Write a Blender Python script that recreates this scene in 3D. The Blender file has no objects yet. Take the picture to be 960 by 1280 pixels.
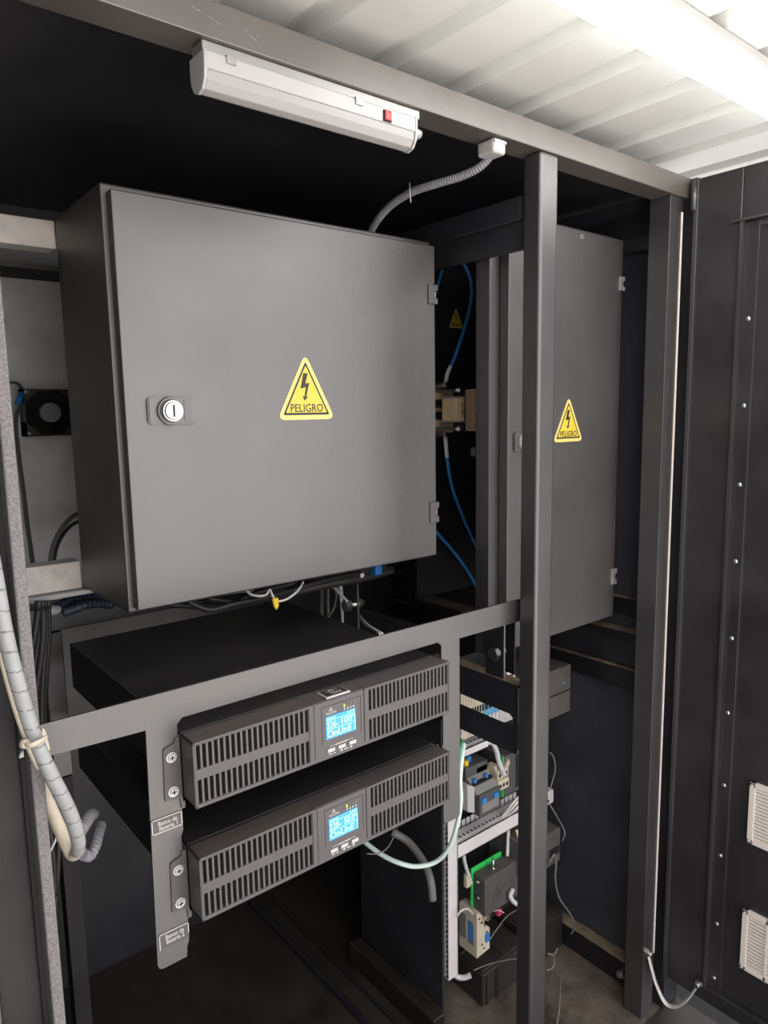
import bpy, bmesh, math, random
from mathutils import Vector, Matrix
random.seed(7)
PI = math.pi
H = 1.40                      # eye height: measured heights are relative to the eye, the floor is at -H
scene = bpy.context.scene
COL = scene.collection

# ------------------------------------------------------------------ materials
def mat(name, col, rough=.5, metal=0., spec=.5, bump=0., bscale=200., var=0., vscale=6., emit=None, es=1., dust=0., dustcol=(.16,.12,.09), rvar=0., coat=0., ior=1.5):
    m = bpy.data.materials.new(name); m.use_nodes = True
    nt = m.node_tree; N = nt.nodes; L = nt.links
    b = N['Principled BSDF']
    b.inputs['Base Color'].default_value = (*col, 1)
    b.inputs['Roughness'].default_value = rough
    b.inputs['Metallic'].default_value = metal
    b.inputs['Specular IOR Level'].default_value = spec
    b.inputs['IOR'].default_value = ior
    if coat: b.inputs['Coat Weight'].default_value = coat
    tc = N.new('ShaderNodeTexCoord')
    csock = None
    if var > 0 or rvar > 0:
        n = N.new('ShaderNodeTexNoise'); n.inputs['Scale'].default_value = vscale; n.inputs['Detail'].default_value = 6; n.inputs['Roughness'].default_value = .6
        L.new(tc.outputs['Object'], n.inputs['Vector'])
        if var > 0:
            r = N.new('ShaderNodeMapRange'); r.inputs['From Min'].default_value = .35; r.inputs['From Max'].default_value = .7
            L.new(n.outputs['Fac'], r.inputs['Value'])
            mx = N.new('ShaderNodeMix'); mx.data_type = 'RGBA'
            mx.inputs['A'].default_value = (*[max(0, c*(1-var)) for c in col], 1); mx.inputs['B'].default_value = (*[min(1, c*(1+var)) for c in col], 1)
            L.new(r.outputs['Result'], mx.inputs['Factor']); csock = mx.outputs['Result']
        if rvar > 0:
            r2 = N.new('ShaderNodeMapRange'); r2.inputs['From Min'].default_value = .3; r2.inputs['From Max'].default_value = .7
            r2.inputs['To Min'].default_value = max(0.05, rough-rvar); r2.inputs['To Max'].default_value = min(1, rough+rvar)
            L.new(n.outputs['Fac'], r2.inputs['Value']); L.new(r2.outputs['Result'], b.inputs['Roughness'])
    if dust > 0:                                   # dust that has settled on surfaces facing up
        g = N.new('ShaderNodeNewGeometry'); s = N.new('ShaderNodeSeparateXYZ'); L.new(g.outputs['Normal'], s.inputs[0])
        r = N.new('ShaderNodeMapRange'); r.inputs['From Min'].default_value = .5; r.inputs['From Max'].default_value = .95; L.new(s.outputs['Z'], r.inputs['Value'])
        n2 = N.new('ShaderNodeTexNoise'); n2.inputs['Scale'].default_value = 14; n2.inputs['Detail'].default_value = 8; n2.inputs['Roughness'].default_value = .7
        L.new(tc.outputs['Object'], n2.inputs['Vector'])
        r3 = N.new('ShaderNodeMapRange'); r3.inputs['From Min'].default_value = .3; r3.inputs['From Max'].default_value = .65; L.new(n2.outputs['Fac'], r3.inputs['Value'])
        mu = N.new('ShaderNodeMath'); mu.operation = 'MULTIPLY'; L.new(r.outputs['Result'], mu.inputs[0]); L.new(r3.outputs['Result'], mu.inputs[1])
        mu2 = N.new('ShaderNodeMath'); mu2.operation = 'MULTIPLY'; mu2.inputs[1].default_value = dust; L.new(mu.outputs[0], mu2.inputs[0])
        mx2 = N.new('ShaderNodeMix'); mx2.data_type = 'RGBA'; mx2.inputs['A'].default_value = (*col, 1); mx2.inputs['B'].default_value = (*dustcol, 1)
        if csock: L.new(csock, mx2.inputs['A'])
        L.new(mu2.outputs[0], mx2.inputs['Factor']); csock = mx2.outputs['Result']
    if csock: L.new(csock, b.inputs['Base Color'])
    if bump > 0:
        n3 = N.new('ShaderNodeTexNoise'); n3.inputs['Scale'].default_value = bscale; n3.inputs['Detail'].default_value = 3
        L.new(tc.outputs['Object'], n3.inputs['Vector'])
        bp = N.new('ShaderNodeBump'); bp.inputs['Strength'].default_value = bump; bp.inputs['Distance'].default_value = .001
        L.new(n3.outputs['Fac'], bp.inputs['Height']); L.new(bp.outputs['Normal'], b.inputs['Normal'])
    if emit:
        b.inputs['Emission Color'].default_value = (*emit, 1); b.inputs['Emission Strength'].default_value = es
    return m

M = {}
M['black'] = mat('black_satin_paint', (.016,.016,.019), .40, ior=1.6, bump=.15, bscale=260, var=.25, vscale=5, rvar=.08)
M['blackfloor'] = mat('black_floor_paint', (.014,.013,.012), .42, bump=.3, bscale=90, var=.4, vscale=9, dust=.55, dustcol=(.045,.036,.028), rvar=.1)
M['dustfloor'] = mat('dusty_brown_floor_paint', (.03,.026,.022), .5, bump=.4, bscale=70, var=.5, vscale=12, dust=.9, dustcol=(.17,.135,.105))
M['sidewall'] = mat('blue_black_wall_paint', (.038,.039,.047), .42, ior=1.6, bump=.15, bscale=260, var=.25, vscale=5, rvar=.08)
M['lightrail'] = mat('brightened_beige_grey_paint', (.66,.60,.54), .4, ior=1.8, var=.25, vscale=14, rvar=.08)  # rail colour raised to stand in for light missing at the rear left
M['dusty'] = mat('dusty_black_paint', (.010,.010,.011), .35, bump=.15, bscale=200, dust=.9, dustcol=(.36,.28,.20))
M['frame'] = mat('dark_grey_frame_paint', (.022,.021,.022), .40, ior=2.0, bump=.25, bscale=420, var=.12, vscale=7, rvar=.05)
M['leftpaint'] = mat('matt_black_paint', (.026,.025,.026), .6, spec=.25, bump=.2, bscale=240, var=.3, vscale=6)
M['beam'] = mat('brownish_dark_beam_paint', (.085,.074,.064), .40, ior=2.0, bump=.25, bscale=420, var=.12, vscale=7, rvar=.05)  # lighter and browner than the other frame paint
M['cab'] = mat('grey_cabinet_paint', (.038,.035,.0345), .47, ior=2.05, bump=.3, bscale=520, var=.12, vscale=5, rvar=.06)
M['gasket'] = mat('speckled_grey_seal', (.16,.152,.152), .7, bump=.6, bscale=600, var=.35, vscale=400)
M['wallgrey'] = mat('grey_primed_panel', (.92,.93,.91), .5, bump=.2, bscale=200, var=.2, vscale=8)
M['door'] = mat('black_door_paint', (.024,.023,.025), .36, ior=1.6, bump=.2, bscale=240, var=.3, vscale=6, rvar=.06)
M['roof'] = mat('cream_ribbed_sheet', (.79,.81,.775), .45, bump=.05, bscale=30, var=.05, vscale=4)
M['white'] = mat('white_plastic', (.42,.41,.405), .35)
M['diff'] = mat('milky_diffuser', (.33,.318,.312), .35)
M['ivory'] = mat('ivory_plastic', (.52,.46,.36), .45, var=.1, vscale=30)
M['greyduct'] = mat('light_grey_wiring_duct', (.60,.575,.58), .5, var=.06, vscale=20)
M['chrome'] = mat('chrome', (.50,.49,.48), .2, metal=1)
M['steel'] = mat('zinc_steel', (.55,.54,.52), .34, metal=1, bump=.2, bscale=300)
M['alu'] = mat('grey_aluminium', (.36,.36,.35), .42, metal=.6)
M['upsfront'] = mat('charcoal_plastic', (.050,.046,.048), .46, ior=1.68, bump=.2, bscale=700, dust=.7, dustcol=(.075,.058,.045))
M['upsbody'] = mat('black_chassis_paint', (.012,.012,.013), .40, bump=.2, bscale=300, dust=.5, dustcol=(.03,.026,.024), var=.2)
M['hole'] = mat('inside_dark', (.006,.006,.006), .7)
M['yellow'] = mat('yellow_sticker', (.62,.47,.05), .4, var=.04, vscale=40)
M['yellowrim'] = mat('yellow_sticker_rim', (.66,.54,.17), .4)
M['ink'] = mat('black_ink', (.02,.017,.012), .5)
M['whiteink'] = mat('white_ink', (.50,.49,.48), .5)
M['lcd'] = mat('lcd_backlight', (.02,.10,.25), .3, emit=(.035,.33,.82), es=1.0)
M['lcdtext'] = mat('lcd_segments', (.3,.6,.8), .3, emit=(.40,.80,1.0), es=1.0)
M['ledgreen'] = mat('green_status_light', (.3,.6,.02), .3, emit=(.45,.75,.03), es=.8)
M['ledoff'] = mat('unlit_status_light', (.12,.12,.10), .3)
M['red'] = mat('red_rocker', (.60,.02,.02), .3, emit=(.9,.04,.04), es=.25)
M['lamp'] = mat('lit_tube', (.9,.9,.9), .4, emit=(1,.98,.95), es=10.)
M['conduit'] = mat('grey_corrugated_plastic', (.20,.20,.215), .45)
M['paleconduit'] = mat('pale_grey_corrugated_plastic', (.50,.51,.52), .45)
M['blueconduit'] = mat('blue_black_corrugated_plastic', (.035,.045,.075), .35)
M['bluecable'] = mat('blue_cable', (.045,.27,.70), .4)
M['blackcable'] = mat('black_cable', (.028,.028,.028), .42)
M['greycable'] = mat('grey_cable', (.13,.13,.125), .5)
M['whitecable'] = mat('white_cable', (.55,.53,.51), .45)
M['greencable'] = mat('pale_green_cable', (.46,.57,.52), .4)
M['dkgreen'] = mat('green_insulation', (.03,.22,.11), .4)
M['spiral'] = mat('grey_spiral_wrap', (.30,.31,.312), .45, var=.08, vscale=60)
M['sleeve'] = mat('white_heat_shrink', (.85,.82,.80), .45)
M['tan'] = mat('tan_ceramic', (.92,.68,.42), .5, var=.08, vscale=30)
M['greenpcb'] = mat('bright_green_plate', (.03,.50,.09), .4, emit=(.03,.5,.09), es=.0)
M['device'] = mat('dark_grey_device', (.075,.072,.072), .5, var=.15, vscale=30, dust=.6, dustcol=(.12,.10,.085))
M['devblack'] = mat('dusty_black_device', (.022,.020,.019), .5, var=.3, vscale=25, dust=.6, dustcol=(.06,.048,.038))
M['devbrown'] = mat('dusty_brown_box', (.075,.066,.060), .6, var=.2, vscale=25, dust=.6, dustcol=(.10,.085,.07))
M['devblue'] = mat('blue_plastic', (.03,.20,.55), .4)
M['yel'] = mat('yellow_plastic', (.75,.52,.03), .4)
M['pcb'] = mat('olive_circuit_board', (.33,.36,.16), .5)
M['termblue'] = mat('blue_terminal', (.10,.32,.52), .45)
M['pink'] = mat('magenta_terminal', (.45,.03,.10), .4)
M['vent'] = mat('cream_vent_plastic', (.66,.60,.54), .5)
M['braid'] = mat('tinned_braid', (.55,.53,.48), .45, metal=.4, bump=.6, bscale=500)
M['ground'] = mat('concrete_ground', (.345,.33,.315), .9, var=.15, vscale=3)
M['chip'] = mat('bare_scratch', (.26,.245,.23), .5)

# ------------------------------------------------------------------ mesh builder (measured coordinates)
class MB:
    def __init__(s): s.bm = bmesh.new(); s.mats = []
    def mi(s, m):
        if m not in s.mats: s.mats.append(m)
        return s.mats.index(m)
    def add(s, tmp, m, smooth=False, mx=None):
        k = s.mi(m); vm = {}
        for v in tmp.verts: vm[v] = s.bm.verts.new(mx @ v.co if mx else v.co)
        for f in tmp.faces:
            try: nf = s.bm.faces.new([vm[v] for v in f.verts])
            except ValueError: continue
            nf.material_index = k; nf.smooth = smooth
        tmp.free()
    def box(s, x0, x1, y0, y1, z0, z1, m, bev=0., seg=2, mx=None):
        t = bmesh.new(); bmesh.ops.create_cube(t, size=1)
        for v in t.verts: v.co = Vector(((x0+x1)/2+v.co.x*abs(x1-x0), (y0+y1)/2+v.co.y*abs(y1-y0), (z0+z1)/2+v.co.z*abs(z1-z0)))
        if bev: bmesh.ops.bevel(t, geom=list(t.edges), offset=bev, segments=seg, profile=.5, affect='EDGES')
        s.add(t, m, False, mx); return s
    def prism(s, pts, d, m, mx=None, bev=0.):
        """pts: 3d polygon; d: extrusion vector"""
        t = bmesh.new(); d = Vector(d)
        a = [t.verts.new(Vector(p)) for p in pts]; b = [t.verts.new(Vector(p)+d) for p in pts]
        t.faces.new(a); t.faces.new(b[::-1])
        for i in range(len(pts)):
            j = (i+1) % len(pts); t.faces.new([a[j], a[i], b[i], b[j]])
        bmesh.ops.recalc_face_normals(t, faces=t.faces)
        if bev: bmesh.ops.bevel(t, geom=list(t.edges), offset=bev, segments=1, profile=.5, affect='EDGES')
        s.add(t, m, False, mx); return s
    def xz(s, pts, y0, y1, m): return s.prism([(p[0], y0, p[1]) for p in pts], (0, y1-y0, 0), m)
    def cyl(s, p0, p1, r, m, seg=20, r2=None, smooth=True):
        p0 = Vector(p0); p1 = Vector(p1); ax = p1-p0
        t = bmesh.new(); bmesh.ops.create_cone(t, cap_ends=True, segments=seg, radius1=r, radius2=r if r2 is None else r2, depth=ax.length)
        q = Vector((0,0,1)).rotation_difference(ax.normalized()).to_matrix().to_4x4()
        k = s.mi(m); mx = Matrix.Translation((p0+p1)/2) @ q; vm = {}
        for v in t.verts: vm[v] = s.bm.verts.new(mx @ v.co)
        for f in t.faces:
            nf = s.bm.faces.new([vm[v] for v in f.verts]); nf.material_index = k; nf.smooth = smooth and len(f.verts) == 4
        t.free(); return s
    def sphere(s, c, r, m, sc=(1,1,1), seg=16):
        t = bmesh.new(); bmesh.ops.create_uvsphere(t, u_segments=seg, v_segments=seg//2, radius=r)
        for v in t.verts: v.co = Vector((v.co.x*sc[0]+c[0], v.co.y*sc[1]+c[1], v.co.z*sc[2]+c[2]))
        s.add(t, m, True); return s
    def tube(s, pts, r, m, seg=10, sub=6, rings=0., pitch=.004, sc=(1,1), seam=None):
        pts = [Vector(p) for p in pts]; P = []
        n = len(pts)
        for i in range(n-1):
            p0 = pts[max(i-1,0)]; p1 = pts[i]; p2 = pts[i+1]; p3 = pts[min(i+2,n-1)]
            ss = sub if not rings else max(2, int((p2-p1).length/(pitch/4)))
            for k in range(ss):
                u = k/ss
                P.append(.5*((2*p1)+(-p0+p2)*u+(2*p0-5*p1+4*p2-p3)*u*u+(-p0+3*p1-3*p2+p3)*u**3))
        P.append(pts[-1]); k = s.mi(m); prev = None; nrm = None; L = 0
        first = None; ks = s.mi(seam[1]) if seam else k; cell = 0
        for i, p in enumerate(P):
            tg = (P[min(i+1,len(P)-1)]-P[max(i-1,0)]).normalized()
            if nrm is None:
                nrm = tg.orthogonal().normalized()
                if abs(tg.y) < .9: nrm = (Vector((0,1,0))-tg*tg.y).normalized()
            else: nrm = (nrm - tg*nrm.dot(tg)).normalized()
            bi = tg.cross(nrm)
            if i: L += (p-P[i-1]).length
            rr = r*(1+rings*math.sin(2*PI*L/pitch)) if rings else r
            ring = [s.bm.verts.new(p+(nrm*math.cos(2*PI*a/seg)*sc[0]+bi*math.sin(2*PI*a/seg)*sc[1])*rr) for a in range(seg)]
            if prev:
                for a in range(seg):
                    f = s.bm.faces.new([prev[a], prev[(a+1)%seg], ring[(a+1)%seg], ring[a]]); f.smooth = True
                    f.material_index = ks if seam and int((L+a*.0009)/seam[0]) != int((L-.0014+a*.0009)/seam[0]) else k
            else: first = ring
            prev = ring
        f = s.bm.faces.new(first[::-1]); f.material_index = k
        f = s.bm.faces.new(prev); f.material_index = k
        return s
    def text(s, txt, x0, x1, z0, z1, y, m, th=.0003, axis='y', bold=0.):
        """lettering fitted in x0..x1, z0..z1 standing on the plane y (facing the viewer) or, axis z, lying on z=y"""
        cu = bpy.data.curves.new('tmp_text', 'FONT'); cu.body = txt; cu.size = 1; cu.extrude = .5; cu.offset = bold; cu.resolution_u = 3
        o = bpy.data.objects.new('tmp_text', cu); COL.objects.link(o)
        dg = bpy.context.evaluated_depsgraph_get(); me = bpy.data.meshes.new_from_object(o.evaluated_get(dg))
        t = bmesh.new(); t.from_mesh(me)
        xs = [v.co.x for v in t.verts]; ys = [v.co.y for v in t.verts]
        ax, bx, ay, by = min(xs), max(xs), min(ys), max(ys)
        for v in t.verts:
            u = x0+(v.co.x-ax)/(bx-ax)*(x1-x0); w = z0+(v.co.y-ay)/(by-ay)*(z1-z0); d = (v.co.z+.5)*th
            v.co = Vector((u, y-d, w)) if axis == 'y' else Vector((u, w, y+d))
        bpy.data.objects.remove(o); bpy.data.curves.remove(cu); bpy.data.meshes.remove(me)
        s.add(t, m); return s
    def build(s, name, parent=None, loc=None):
        me = bpy.data.meshes.new(name)
        bmesh.ops.recalc_face_normals(s.bm, faces=s.bm.faces)
        if parent is None:
            if loc is None:
                c = [v.co for v in s.bm.verts]
                loc = ((min(v.x for v in c)+max(v.x for v in c))/2, (min(v.y for v in c)+max(v.y for v in c))/2, min(v.z for v in c))
            off = Vector(loc)
        else: off = Vector(parent['_base'])
        bmesh.ops.translate(s.bm, verts=s.bm.verts, vec=-off)
        s.bm.to_mesh(me); s.bm.free()
        for m in s.mats: me.materials.append(m)
        o = bpy.data.objects.new(name, me); COL.objects.link(o)
        o['_base'] = list(off)
        if parent is None: o.location = off + Vector((0,0,H))
        else: o.parent = parent
        return o

def tag(o, label=None, cat=None, group=None, kind=None):
    if label: o['label'] = label
    if cat: o['category'] = cat
    if group: o['group'] = group
    if kind: o['kind'] = kind
    return o
def thing(name, label, cat, base, group=None, kind=None):
    o = bpy.data.objects.new(name, None); COL.objects.link(o); o.empty_display_size = .02
    o.location = Vector(base)+Vector((0,0,H)); o['_base'] = list(base)
    return tag(o, label, cat, group, kind)
def dup(o, dz=0, dx=0, dy=0, parent=None, **kw):
    c = o.copy(); COL.objects.link(c)
    if parent: c.parent = parent
    else: c.location = o.location+Vector((dx,dy,dz)); tag(c, **kw)
    for ch in list(o.children): dup(ch, parent=c)
    return c
def cable(name, label, pts, r, m, cat='cable', group=None, **kw):
    return tag(MB().tube(pts, r, m, **kw).build(name), label, cat, group)

def rounded(x0, x1, z0, z1, r, n=5):
    out = []
    for cx, cz, a0 in ((x1-r,z1-r,0),(x0+r,z1-r,90),(x0+r,z0+r,180),(x1-r,z0+r,270)):
        for k in range(n+1):
            a = math.radians(a0+90*k/n); out.append((cx+r*math.cos(a), cz+r*math.sin(a)))
    return out

# ------------------------------------------------------------------ setting
def struct(name, mb, label, cat): return tag(mb.build(name), label, cat, kind='structure')
b = MB().box(.05,1.018,.775,1.76,-1.43,-1.40,M['blackfloor']).box(1.018,1.50,1.36,1.76,-1.43,-1.40,M['blackfloor'])
struct('floor', b, 'black steel floor of the equipment enclosure, left bay', 'floor')
b = MB().box(1.018,1.50,.775,1.36,-1.43,-1.40,M['dustfloor'])
struct('floor_right', b, 'dusty brown black steel floor of the right bay', 'floor')
b = MB().box(.55,2.8,-.02,.658,-1.459,-1.445,M['hole']).box(1.5,2.8,.658,2.6,-1.459,-1.445,M['hole'])  # sheet added to darken the ground seen below the open door
struct('floor_dark_sheet', b, 'dark sheet added to darken the ground in front of the enclosure', 'floor')
b = MB().box(-7,7,-9,.70,-1.50,-1.46,M['ground'])
struct('floor_outside', b, 'pale concrete ground in front of the enclosure', 'ground')
b = MB().box(.05,1.50,1.75,1.78,-1.43,.46,M['black'])
struct('wall_back', b, 'black sheet metal rear wall of the enclosure', 'wall')
b = MB().box(.085,.11,.83,1.75,-1.40,.45,M['black'])
struct('wall_left', b, 'black sheet metal left wall of the enclosure', 'wall')
b = MB().box(1.468,1.495,.83,1.75,-1.40,.45,M['sidewall'])
struct('wall_right', b, 'black sheet metal right wall of the enclosure', 'wall')
b = MB().box(.05,1.50,.832,1.76,.452,.464,M['black'])
struct('ceiling', b, 'black steel ceiling inside the enclosure', 'ceiling')
# ribbed roof sheet over the enclosure and the aisle
pr = []
x = -.273
while x < 2.4:
    pr += [(x-.030,.505),(x-.019,.522),(x+.006,.522),(x+.018,.505)]
    x += .1425
poly = [(-1.0,.505)]+[p for p in pr if p[0] > -.95]+[(2.6,.505)]
b = MB(); k = b.mi(M['roof'])
for i in range(len(poly)-1):
    (xa,za),(xb,zb) = poly[i],poly[i+1]
    for dz in (0,):
        vs = [b.bm.verts.new(v) for v in ((xa,.38,za),(xb,.38,zb),(xb,2.7,zb),(xa,2.7,za),(xa,.38,za+.003),(xb,.38,zb+.003),(xb,2.7,zb+.003),(xa,2.7,za+.003))]
        for q in ((0,1,2,3),(7,6,5,4),(0,4,5,1),(2,6,7,3)):
            f = b.bm.faces.new([vs[t] for t in q]); f.material_index = k
ro = struct('ceiling_ribbed', b, 'cream ribbed metal roof sheet above the black front beam', 'roof')

# ------------------------------------------------------------------ welded front frame
fr = thing('steel_frame', 'dark grey welded steel tube frame with posts and roof beam around the cabinets', 'frame', (.98,.80,-1.40))
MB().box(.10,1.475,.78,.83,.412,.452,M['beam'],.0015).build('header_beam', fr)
b = MB().box(.968,1.0145,.78,.8175,-1.40,.412,M['frame'],.006,4); b.build('post', fr)
MB().box(1.372,1.418,.785,.83,-1.40,.412,M['frame'],.001).build('post', fr)
MB().box(1.418,1.50,.808,.83,-1.40,.412,M['black']).box(1.440,1.50,.769,.81,-1.40,.452,M['black']).build('jamb', fr)
tag(MB().box(1.4125,1.4165,.7825,.7855,-1.25,.385,M['vent'],.0006).build('stripe', fr), 'thin pale stripe along the right corner post')  # pale strip along the front right edge of the post
MB().box(.05,1.50,.66,.78,-1.45,-1.402,M['blackfloor']).build('sill', fr)
MB().box(.105,.147,.80,.835,-1.40,.412,M['leftpaint'],.003).build('post', fr)
tag(MB().box(.152,.1645,.777,.83,-1.40,.412,M['gasket'],.002).box(.147,.152,.80,.83,-1.40,.412,M['leftpaint']).build('edge_strip', fr), 'narrow speckled grey strip along the left post')
MB().box(.978,.9985,.8305,1.745,.316,.355,M['black'],.002).build('rail', fr)
MB().box(.985,.996,.8305,1.745,.270,.316,M['black']).build('side_plate', fr)
b = MB()                                              # slotted side plate below the cross bar
ys = [(.8305,-.505),(1.06,-.505),(1.06,-.637),(.8305,-.637)]
z0, z1 = -.587, -.5625
b.box(.978,.983,.8305,1.06,z1,-.505,M['black']).box(.978,.983,.8305,1.06,-.637,z0,M['black']).box(.978,.983,.8305,.836,z0,z1,M['black']).box(.978,.983,1.02,1.06,z0,z1,M['black'])
for sy, yc in ((1,.836+.006),):
    b.prism([(.978,.836,z1),(.978,.846,z1),(.978,.838,z1-.006),(.978,.836,z1-.012)],(.005,0,0),M['black'])
b.box(.983,1.012,.8305,1.06,-.510,-.505,M['dusty'])
b.build('slotted_plate', fr)
# rails against the right wall
MB().box(1.448,1.468,.83,1.745,-.480,-.437,M['dusty'],.002).build('rail', fr)
MB().box(1.430,1.468,.83,1.745,-.526,-.511,M['dusty'],.002).build('rail', fr)
MB().box(1.452,1.468,.83,1.745,-.600,-.526,M['black'],.002).build('side_plate', fr)
MB().box(1.438,1.468,.83,1.745,-.650,-.602,M['dusty'],.004).build('rail', fr)
MB().box(1.446,1.468,.83,1.745,.335,.363,M['frame'],.002).box(1.452,1.468,.83,1.745,.363,.412,M['black']).build('rail', fr)
MB().box(1.430,1.468,.83,1.745,-1.40,-1.338,M['dusty'],.003).build('base_rail', fr)
MB().box(.872,.884,.84,1.74,-1.40,-1.388,M['black'],.002).box(.930,.936,.84,1.74,-1.40,-1.394,M['black'],.001).build('floor_rail', fr)
MB().box(.962,.9975,1.045,1.36,-1.40,-1.342,M['blackfloor'],.003).build('base_rail', fr)
MB().box(.998,1.004,1.053,1.352,-1.342,-.46,M['black']).build('side_plate', fr)
# rails the big cabinet hangs on, left, and the rear uprights
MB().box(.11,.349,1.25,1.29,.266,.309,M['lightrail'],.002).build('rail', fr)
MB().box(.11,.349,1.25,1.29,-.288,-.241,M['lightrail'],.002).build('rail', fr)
tag(MB().box(.11,.362,1.235,1.29,-.2965,-.289,M['white'],.001).build('rail_lip', fr), 'pale strip under the lower left rail')
MB().box(.11,.95,1.50,1.54,.285,.345,M['frame'],.002).build('rail', fr)
MB().box(.110,.95,1.43,1.48,-.405,-.356,M['frame'],.002).build('rail', fr)
MB().box(.320,.355,1.43,1.47,-.700,-.408,M['frame'],.002).box(.322,.353,1.432,1.468,-1.40,-.703,M['leftpaint']).build('upright', fr)  # lower piece coloured black for the shade the upright fades into
MB().box(.112,.95,1.7465,1.7495,-.42,.30,M['wallgrey']).build('rear_panel', fr)
for px in ((.362,.441),(.377,.438),(.383,.436),(.398,.4325),(.407,.430),(.440,.4325),(.447,.428),(.451,.4265),(.456,.431)):      # chipped paint on the roof beam
    w = random.uniform(.0025,.006)
    MB().xz([(px[0]-w,px[1]+.0011),(px[0]-w*.2,px[1]+.0004),(px[0]+w*.4,px[1]+.0008),(px[0]+w,px[1]-.0010),(px[0]+w*.3,px[1]-.0007),(px[0]-w*.5,px[1]-.0002)], .7797,.7802, M['chip']).build('paint_chip', fr)

# ------------------------------------------------------------------ rack bracket with the two labels
rk = thing('rack_bracket', 'grey cut steel bracket with hanging legs holding the two rack power units', 'bracket', (.56,.83,-.70))
out = [(.166,-.337),(.985,-.340),(.985,-.381),(.829,-.380),(.829,-.697),(.826,-.7015),(.792,-.7015),(.790,-.69),(.790,-.652),(.787,-.648),(.787,-.56),(.790,-.556),(.790,-.505),(.787,-.50),(.787,-.383),(.779,-.376),
       (.338,-.376),(.331,-.383),(.331,-.400),(.331,-.525),(.328,-.532),(.328,-.548),(.330,-.552),(.330,-.680),(.327,-.687),(.326,-.7015),(.294,-.7015),(.289,-.699),(.287,-.693),(.2915,-.379),(.166,-.375)]
MB().xz(out, .828,.8315, M['frame']).build('plate', rk)
def lab(n, z0, z1, lo):
    b = MB()
    x0, x1 = .2905, .3300
    t = .0011
    b.box(x0,x1,.8271,.8279,z0,z1,M['upsfront'])
    for (a,c,d,e) in ((x0,x1,z1-t,z1),(x0,x0+t,z0,z1),(x1-t,x1,z0 if lo else z0+.006,z1))+(((x0,x1,z0,z0+t),) if lo else ()):
        b.box(a,c,.8267,.8272,d,e,M['whiteink'])
    b.text('Banco de', x0+.0085,x1-.0065,z1-.0098,z1-.0040,.8272,M['whiteink'],.0004,bold=.004)
    b.text('Bateria '+n, x0+.0095,x1-.0065,z1-.0165,z1-.0108,.8272,M['whiteink'],.0004,bold=.004)
    return tag(b.build('name_label', rk), 'black label with white lettering Banco de Bateria '+n)
lab('1', -.5168, -.4975, True); lab('2', -.6738, -.6530, False)

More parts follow.
